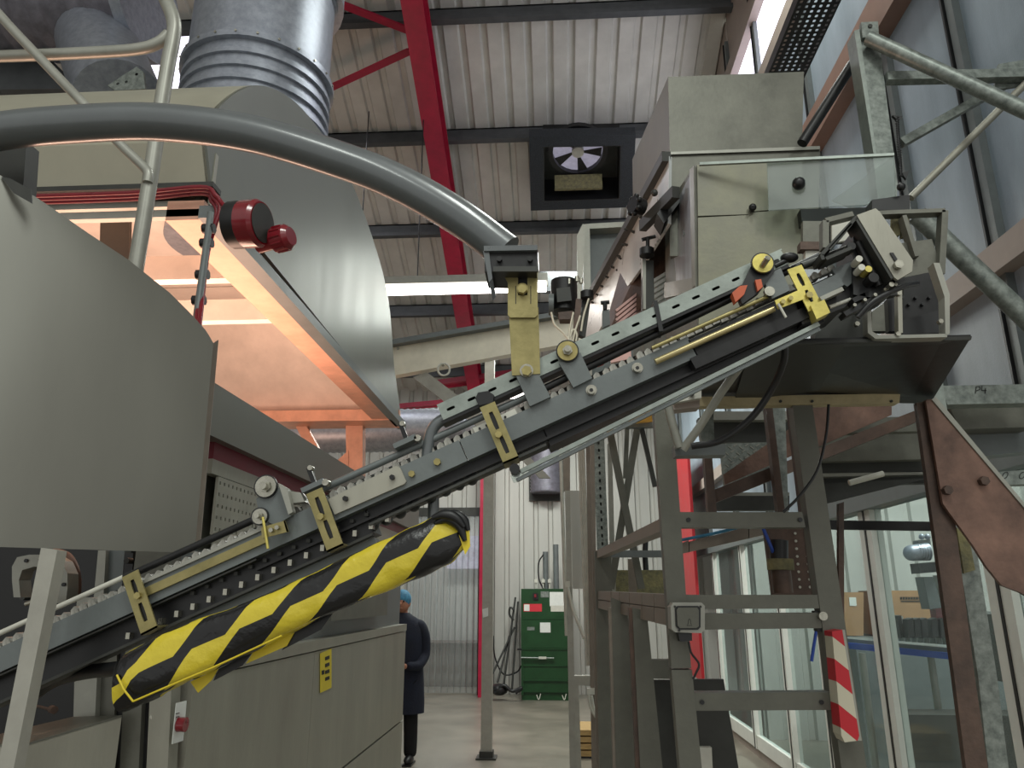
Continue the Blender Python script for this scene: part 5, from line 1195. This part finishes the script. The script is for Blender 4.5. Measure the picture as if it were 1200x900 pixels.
part(MB().poly([(672, 792), (692, 792), (692, 804), (672, 803)], 7.4, .1), 'shelf_rail', 'post', t); part(MB().poly([(672, 803), (678, 803), (682, 915), (676, 915)], 7.4, .05), 'upright', 'post', t)
t = thing('cross_braces', 'dark crossed brace bars behind the frame with amber plates above', 'brace', at(740, 690, 5.6))
for a, b, w_, Y in (((713, 495), (752, 690), 8, 5.6), ((748, 495), (716, 690), 8, 5.7), ((735, 500), (733, 560), 5, 5.7)):
    part(MB().bar(a, b, w_, Y, .04), 'brace_bar', 'frame', t)
part(MB().bar((752, 500), (768, 570), 5, 5.6, .04), 'brace_bar', 'dark', t)
part(MB().poly([(728, 495), (768, 494), (768, 500), (728, 501)], 5.5, .06), 'head_rail', 'grey', t)
part(MB().poly([(712, 486), (724, 483), (722, 495), (714, 512), (708, 500)], 5.4, .02), 'amber_plate', 'amber', t); part(MB().poly([(735, 485), (765, 466), (766, 494), (745, 496), (733, 493)], 5.4, .02), 'amber_plate', 'amber', t)
part(MB().poly([(714, 668), (782, 668), (784, 700), (716, 700)], 6.3, .3), 'olive_box', 'insul', t)
part(MB().tube(arc([at(757, 625, 5.5), at(756, 650, 5.5), at(757, 668, 5.5)], 4), .02, 6), 'black_cord', 'black', t)
part(MB().poly([(736, 655), (748, 655), (745, 715), (738, 715)], 5.9, .03), 'brown_panel', 'framepink', t)
# pallet
t = thing('wooden_pallet', 'small wooden pallet stack standing on the floor behind the posts', 'pallet', atz(700, 890, 0))
pa = atz(702, 889, 0); Yp = pa.y
for k_ in range(4):
    part(MB().box((pa.x - .25, Yp, .02 + k_ * .07), (pa.x + .35, Yp + .6, .075 + k_ * .07)), 'plank', 'wood', t)
part(MB().box((pa.x - .26, Yp + .01, 0), (pa.x + .36, Yp + .5, .02)), 'base_board', 'blacksteel', t)
# ================================================================ BALER
Yb_ = 14.0; g = atz(640, 815, 0); Yb_ = min(g.y, 13.7)
L_, R_ = at(611, 780, Yb_).x, at(670, 780, Yb_).x; H = at(640, 690, Yb_).z; W = R_ - L_
t = thing('green_baler', 'dark green waste baler with labelled doors against the rear wall', 'baler', ((L_ + R_) / 2, Yb_, 0))
def bx(u0, u1, v0, v1, d0, d1, name, m, label=None, par=None): return part(MB().box((L_ + u0 * W, Yb_ + d0, v0 * H), (L_ + u1 * W, Yb_ + d1, v1 * H)), name, m, par or t, label)
bx(0, 1, 0, 1, 0, .7, 'body', 'green')
bx(.02, .98, .73, .98, -.03, 0, 'upper_panel', 'green'); d_ = bx(.02, .98, .46, .715, -.05, 0, 'door', 'green'); d2 = bx(.02, .98, .31, .445, -.04, 0, 'door', 'green')
bx(.02, .98, .18, .30, -.04, 0, 'door', 'green'); bx(.02, .98, .07, .17, -.03, 0, 'door', 'green')
for v in (.725, .452, .305, .175): bx(0, 1, v - .006, v + .006, -.055, 0, 'rib', 'green')
bx(.0, .04, .05, .73, -.06, 0, 'side_frame', 'green'); bx(.96, 1, .05, .73, -.06, 0, 'side_frame', 'green')
bx(.05, .42, .79, .86, -.035, -.03, 'warning_sign', 'redlab', 'red and white warning sign'); bx(.06, .17, .795, .855, -.037, -.035, 'warning_panel', 'paper')
bx(.58, .94, .84, .97, -.035, -.03, 'notice_sheet', 'paper'); bx(.60, .88, .79, .845, -.036, -.03, 'notice_sheet', 'offw')
bx(.24, .35, .9, .96, -.05, -.03, 'switch_plate', 'black'); bx(.27, .31, .92, .95, -.06, -.05, 'red_switch', 'maroon')
bx(.40, .56, .92, .975, -.035, -.03, 'maker_plate', 'galv')
bx(.38, .59, .60, .69, -.055, -.05, 'door_label', 'paper', None, d_); bx(.12, .27, .62, .65, -.055, -.05, 'door_label', 'galv', None, d_)
part(MB().cyl((L_ + .0 * W, Yb_ - .08, .375 * H), (L_ + .65 * W, Yb_ - .08, .372 * H), .014, n=8), 'locking_bar', 'galv', t)
bx(.35, .5, .365, .385, -.1, -.06, 'locking_grip', 'offw'); bx(-.08, .02, .44, .455, -.08, 0, 'side_handle', 'black')
for u, v in ((.4, 1.36), (.62, 1.43)):
    part(MB().cyl((L_ + (u + .1) * W, Yb_ + .3, H), (L_ + (u + .1) * W, Yb_ + .3, v * H), .05, n=14), 'hydraulic_pipe', 'grey', t)
for u in (.3, .45, .58): part(MB().cyl((L_ + u * W, Yb_ + .2, H), (L_ + u * W, Yb_ + .2, H * 1.1), .012, n=6).box((L_ + u * W - .03, Yb_ + .17, H * 1.06), (L_ + u * W + .03, Yb_ + .23, H * 1.09)), 'fitting', 'offw', t)
part(MB().tube(arc([(L_ + .45 * W, Yb_ + .2, H), (L_ + .36 * W, Yb_ + .2, H * 1.1), (L_ + .36 * W, Yb_ + .2, H * 1.25), (L_ + .46 * W, Yb_ + .2, H * 1.33)], 5), .014, 6), 'black_hose', 'black', t)
for u in (.3, .8): part(MB().tube(arc([(L_ + u * W, Yb_ - .06, .05 * H), (L_ + (u + .04) * W, Yb_ - .08, .01 * H), (L_ + (u + .08) * W, Yb_ - .06, .06 * H)], 4), .008, 6), 'white_cord', 'offw', t)
# clutter left of baler
t = thing('leaning_poles', 'grey poles and loop leaning on the wall left of the baler', 'pole', atz(600, 812, 0))
for a, b in (((583, 800), (597, 745)), ((590, 805), (604, 700)), ((600, 808), (607, 705)), ((577, 790), (603, 735))):
    part(MB().cyl(at(*a, 14.0), at(*b, 14.3), .018, n=8), 'pole', 'dark', t)
part(MB().tube(arc([at(603, 715, 14.2), at(598, 712, 14.2), at(597, 720, 14.2), at(602, 727, 14.2)], 4), .02, 6), 'loop', 'dark', t)
single(MB().sph(at(585, 808, 13.6), .14, 10, 6, (1.1, 1, .7)).tube(arc([at(580, 812, 13.5), at(590, 803, 13.5), at(600, 810, 13.5), at(612, 806, 13.5), at(604, 812, 13.5)], 4), .03, 6), 'coiled_hose', 'black', 'heap of black hoses on the floor beside the baler', 'hose')
single(MB().tube(arc([at(578, 745, 14.2), at(580, 770, 14.2), at(590, 790, 14.2), at(605, 788, 14.2), at(611, 780, 14.2)], 5), .014, 6), 'wall_cable', 'black', 'black cable drooping along the rear wall to the baler', 'cable')
# ================================================================ PERSON (mostly hidden by the cabinet)
Yp = atz(486, 895, 0).y; base = atz(478, 895, 0); px_ = at(473, 760, Yp).x; mp_ = mpp(at(480, 760, Yp))
t = thing('person', 'person in long navy coat and blue hairnet standing behind the cabinet', 'person', (px_, Yp, 0))
def skinned(chains, name, m, par):
    bm_v, bm_e, rad, seen, roots = [], [], [], {}, []
    for ch in chains:
        prev = None
        for i, (p, r_) in enumerate(ch):
            key = tuple(round(x_, 5) for x_ in p)
            if key not in seen:
                seen[key] = len(bm_v); bm_v.append(V(p) - ORG[par]); rad.append(r_)
                if i == 0: roots.append(seen[key])
            if i: bm_e.append((prev, seen[key]))
            prev = seen[key]
    me = bpy.data.meshes.new(name); me.from_pydata([tuple(v) for v in bm_v], bm_e, []); me.update()
    o = bpy.data.objects.new(name, me); COL.objects.link(o); o.parent = par; ORG[o] = ORG[par]
    sk = o.modifiers.new('skin', 'SKIN'); 
    if not me.skin_vertices: me.skin_vertices.new()
    for i, r_ in enumerate(rad): me.skin_vertices[0].data[i].radius = (r_, r_) if not isinstance(r_, tuple) else r_
    for k_ in roots: me.skin_vertices[0].data[k_].use_root = True
    sub = o.modifiers.new('sub', 'SUBSURF'); sub.levels = 2; sub.render_levels = 2
    me.materials.append(M[m]); sk.use_smooth_shade = True; return o
P = lambda dx, dy, z: (px_ + dx, Yp + dy, z)
body = MB()
def lathe_body(prs, name, m, par, n=20):
    mb = MB(); vs = []
    for (cx, cy, z, rx_, ry_) in prs:
        vs += [V(P(cx + rx_ * math.cos(2 * math.pi * j / n), cy + ry_ * math.sin(2 * math.pi * j / n), z)) for j in range(n)]
    fs = [(i * n + j, i * n + (j + 1) % n, (i + 1) * n + (j + 1) % n, (i + 1) * n + j) for i in range(len(prs) - 1) for j in range(n)]
    mb.add(vs, fs, True); mb.add(vs[:n], [tuple(range(n))]); mb.add(vs[-n:], [tuple(range(n))]); return part(mb, name, m, par)
# body: legs, trunk, neck, head, arms as one skinned figure in black trousers / skin
lathe_body([(0, 0, .50, .25, .17), (0, 0, .62, .25, .17), (0, 0, .85, .235, .16), (0, 0, 1.02, .22, .15), (0, 0, 1.2, .225, .15), (0, 0, 1.36, .225, .14), (0, 0, 1.45, .18, .115), (-.01, 0, 1.50, .10, .085), (-.02, 0, 1.53, .07, .07)], 'coat', 'navy', t)
skinned([[(P(.10, 0, 1.41), .085), (P(.185, 0, 1.39), .08), (P(.235, .01, 1.25), .068), (P(.245, 0, 1.08), .06), (P(.20, -.14, .98), .055), (P(.08, -.24, .99), .045)]], 'coat_sleeve', 'navy', t)
skinned([[(P(-.10, 0, 1.41), .085), (P(-.185, 0, 1.39), .08), (P(-.235, .01, 1.25), .068), (P(-.245, 0, 1.08), .06), (P(-.20, -.14, .98), .055), (P(-.08, -.24, .99), .045)]], 'coat_sleeve', 'navy', t)
skinned([[(P(0, 0, .85), .13), (P(.09, 0, .75), .09), (P(.105, 0, .48), .085), (P(.11, .01, .25), .08), (P(.11, .01, .05), .075)], [(P(0, 0, .85), .13), (P(-.09, 0, .75), .09), (P(-.10, 0, .48), .085), (P(-.10, .01, .25), .08), (P(-.10, .01, .05), .075)]], 'trousers', 'blackcloth', t)
for sx in (-.105, .11):
    part(MB().sph(P(sx, -.05, .05), .05, 14, 8, (1, 2.7, 1)).box(P(sx - .048, -.17, 0), P(sx + .048, .08, .02)), 'shoe', 'black', t)
# head with face
hc = V(P(-.03, -.02, 1.635))
part(MB().cyl(P(-.02, 0, 1.48), hc, .055, n=14).sph(hc, .105, 20, 14, (.78, .93, 1.12)).sph(hc + V((0, -.10, -.012)), .016, 8, 6, (.8, 1.1, 1.4)).sph(hc + V((.083, .0, -.01)), .02, 8, 6, (.5, .9, 1.6)).sph(hc + V((-.083, .0, -.01)), .02, 8, 6, (.5, .9, 1.6)).sph(hc + V((0, -.088, -.055)), .02, 8, 6, (1.2, .4, .35)), 'head', 'skin', t)
for sx in (-.033, .033): part(MB().sph(hc + V((sx, -.092, .018)), .011, 8, 6), 'eye', 'black', t)
part(MB().sph(hc + V((0, .012, .035)), .112, 20, 12, (.86, .95, 1.0)), 'hairnet', 'hairnet', t)
for sx in (1, -1):
    skinned([[(P(sx * .09, -.23, .99), .03), (P(sx * .05, -.27, .985), .032), (P(sx * .03, -.31, .98), .026)]] + [[(P(sx * .03, -.31, .98), .026), (P(sx * (.026 + .017 * (k_ - 1.5)), -.325, .978), .009), (P(sx * (.022 + .018 * (k_ - 1.5)), -.345, .972), .0085), (P(sx * (.018 + .018 * (k_ - 1.5)), -.37 + .005 * abs(k_ - 1.5), .955), .007)] for k_ in range(4)] + [[(P(sx * .05, -.27, .985), .032), (P(sx * .035, -.29, 1.02), .009), (P(sx * .02, -.31, 1.03), .008)]], 'hand', 'skin', t)
part(MB().sph(at(474, 737, Yp - .15), .03, 10, 6, (.6, .4, 1.4)), 'badge', 'paper', t)
# ================================================================ NEXT HALL behind the glass
t = thing('bottling_line', 'small bottle conveyor line with blue rails beyond the glazed partition', 'conveyor', (4.2, 6.6, 0))
pa, pb_ = at(1000, 762, 7.0), at(1200, 770, 5.6)
part(MB().beam(at(990, 752, 7.2), at(1200, 772, 6.4), .35, .08), 'line_bed', 'grey', t)
part(MB().beam(at(990, 756, 7.0), at(1200, 778, 6.2), .03, .05), 'blue_rail', 'blue', t)
for x in (1010, 1050, 1090, 1120): part(MB().cyl(at(x, 765, 6.8), V((at(x, 765, 6.8).x, at(x, 765, 6.8).y, 0)), .03, n=8), 'leg', 'rail', t)
b0 = None
for i in range(13):
    p = at(1042 + i * 7.4, 750 + i * .6, 6.85 - i * .04)
    b = thing('glass_bottle', 'white capped glass bottle standing on the bottling line', 'bottle', p, 'bottles on the bottling line')
    part(MB().cyl(p, p + V((0, 0, .10)), .022, n=10).cyl(p + V((0, 0, .10)), p + V((0, 0, .14)), .022, .01, n=10), 'glass', 'galv', b)
    part(MB().cyl(p + V((0, 0, .14)), p + V((0, 0, .165)), .014, n=8), 'cap', 'offw', b)
def hp2(poly, m, Y, d, name, par): return part(MB().poly(poly, Y, d), name, m, par)
t = thing('filling_machine', 'filling machine with round silver motor head beyond the glass', 'machine', at(1090, 760, 6.6))
part(MB().cyl(at(1068, 648, 6.5), at(1088, 645, 6.5), .065, n=16).sph(at(1068, 648, 6.5), .065, 12, 8), 'motor', 'duct', t)
for j in range(5): part(MB().cyl(at(1075 + j * 3, 647, 6.5), at(1076 + j * 3, 647, 6.5), .07, n=16), 'motor_fin', 'duct', t)
hp2([(1076, 633), (1090, 632), (1091, 640), (1076, 641)], 'grey', 6.5, .1, 'gearbox', t)
for x in (1080, 1087): part(MB().sph(at(x, 629, 6.5), .025, 8, 6), 'cap_nut', 'duct', t)
hp2([(1076, 660), (1100, 658), (1102, 670), (1078, 672)], 'blacksteel', 6.45, .15, 'head_block', t)
hp2([(1082, 676), (1094, 676), (1104, 712), (1090, 714)], 'grey', 6.5, .15, 'column', t); hp2([(1100, 674), (1105, 674), (1110, 712), (1104, 712)], 'offw', 6.5, .1, 'white_pipe', t)
for x in (1064, 1072, 1080, 1092, 1102, 1112): hp2([(x, 726), (x + 6, 724), (x + 8, 746), (x + 1, 748)], 'black', 6.4, .1, 'valve_block', t)
hp2([(1052, 722), (1056, 721), (1060, 746), (1056, 748)], 'black', 6.5, .1, 'valve_block', t)
hp2([(1045, 722), (1058, 722), (1060, 734), (1046, 734)], 'paper', 6.6, .05, 'label_plate', t)
hp2([(1096, 712), (1118, 709), (1120, 724), (1098, 726)], 'maroon', 6.55, .1, 'red_guard', t)
for j, (x0, x1, y0, y1, lb) in enumerate(((1032, 1098, 692, 745, 'large brown cardboard carton with printed line behind the filling machine'), (988, 1012, 694, 745, 'brown cardboard carton with small label left of the white window frame'))):
    Yk = 8.2; c = at(x0, y1, Yk); t = thing('cardboard_carton', lb, 'box', c)
    hp2([(x0, y0), (x1, y0), (x1, y1), (x0, y1)], 'card', Yk, .6, 'carton_body', t)
    if j == 0:
        hp2([(1056, 704), (1083, 704), (1083, 705.2), (1056, 705.2)], 'ink', Yk - .005, .004, 'printed_line', t)
        for i in range(9): hp2([(1055 + i * 3.1, 699.5), (1057.2 + i * 3.1, 699.5), (1057.2 + i * 3.1, 702.6), (1055 + i * 3.1, 702.6)], 'ink', Yk - .005, .004, 'printed_letter', t)
    else: hp2([(995, 700), (1003, 700), (1004, 710), (996, 710)], 'paper', Yk - .005, .004, 'carton_label', t)
single(MB().box((3.0, 8.1, 0), (5.6, 8.9, at(1000, 745, 8.2).z - .01)), 'carton_rack', 'grey', 'long grey bench carrying the cartons beyond the glass', 'bench')
single(MB().box((2.6, 6.2, 0), (4.4, 6.5, .85)), 'dark_cabinet', 'dark', 'low dark cabinet beyond the glass below the bottling line', 'cabinet')
t = thing('side_machine', 'dark machine with copper roll beyond the glass at the right edge', 'machine', at(1190, 770, 5.5))
hp2([(1168, 720), (1215, 718), (1215, 800), (1180, 800)], 'dark', 5.0, .5, 'housing', t); part(MB().cyl(at(1178, 762, 4.9), at(1215, 762, 4.9), .05, n=14), 'roll', 'card', t)
part(MB().cyl(at(1192, 694, 4.9), at(1192, 705, 4.9), .04, n=10), 'valve', 'blacksteel', t)
for o in bpy.data.objects:
    if o.type == 'MESH' and o.data.users > 0 and not o.data.materials: print('NOMAT', o.name)
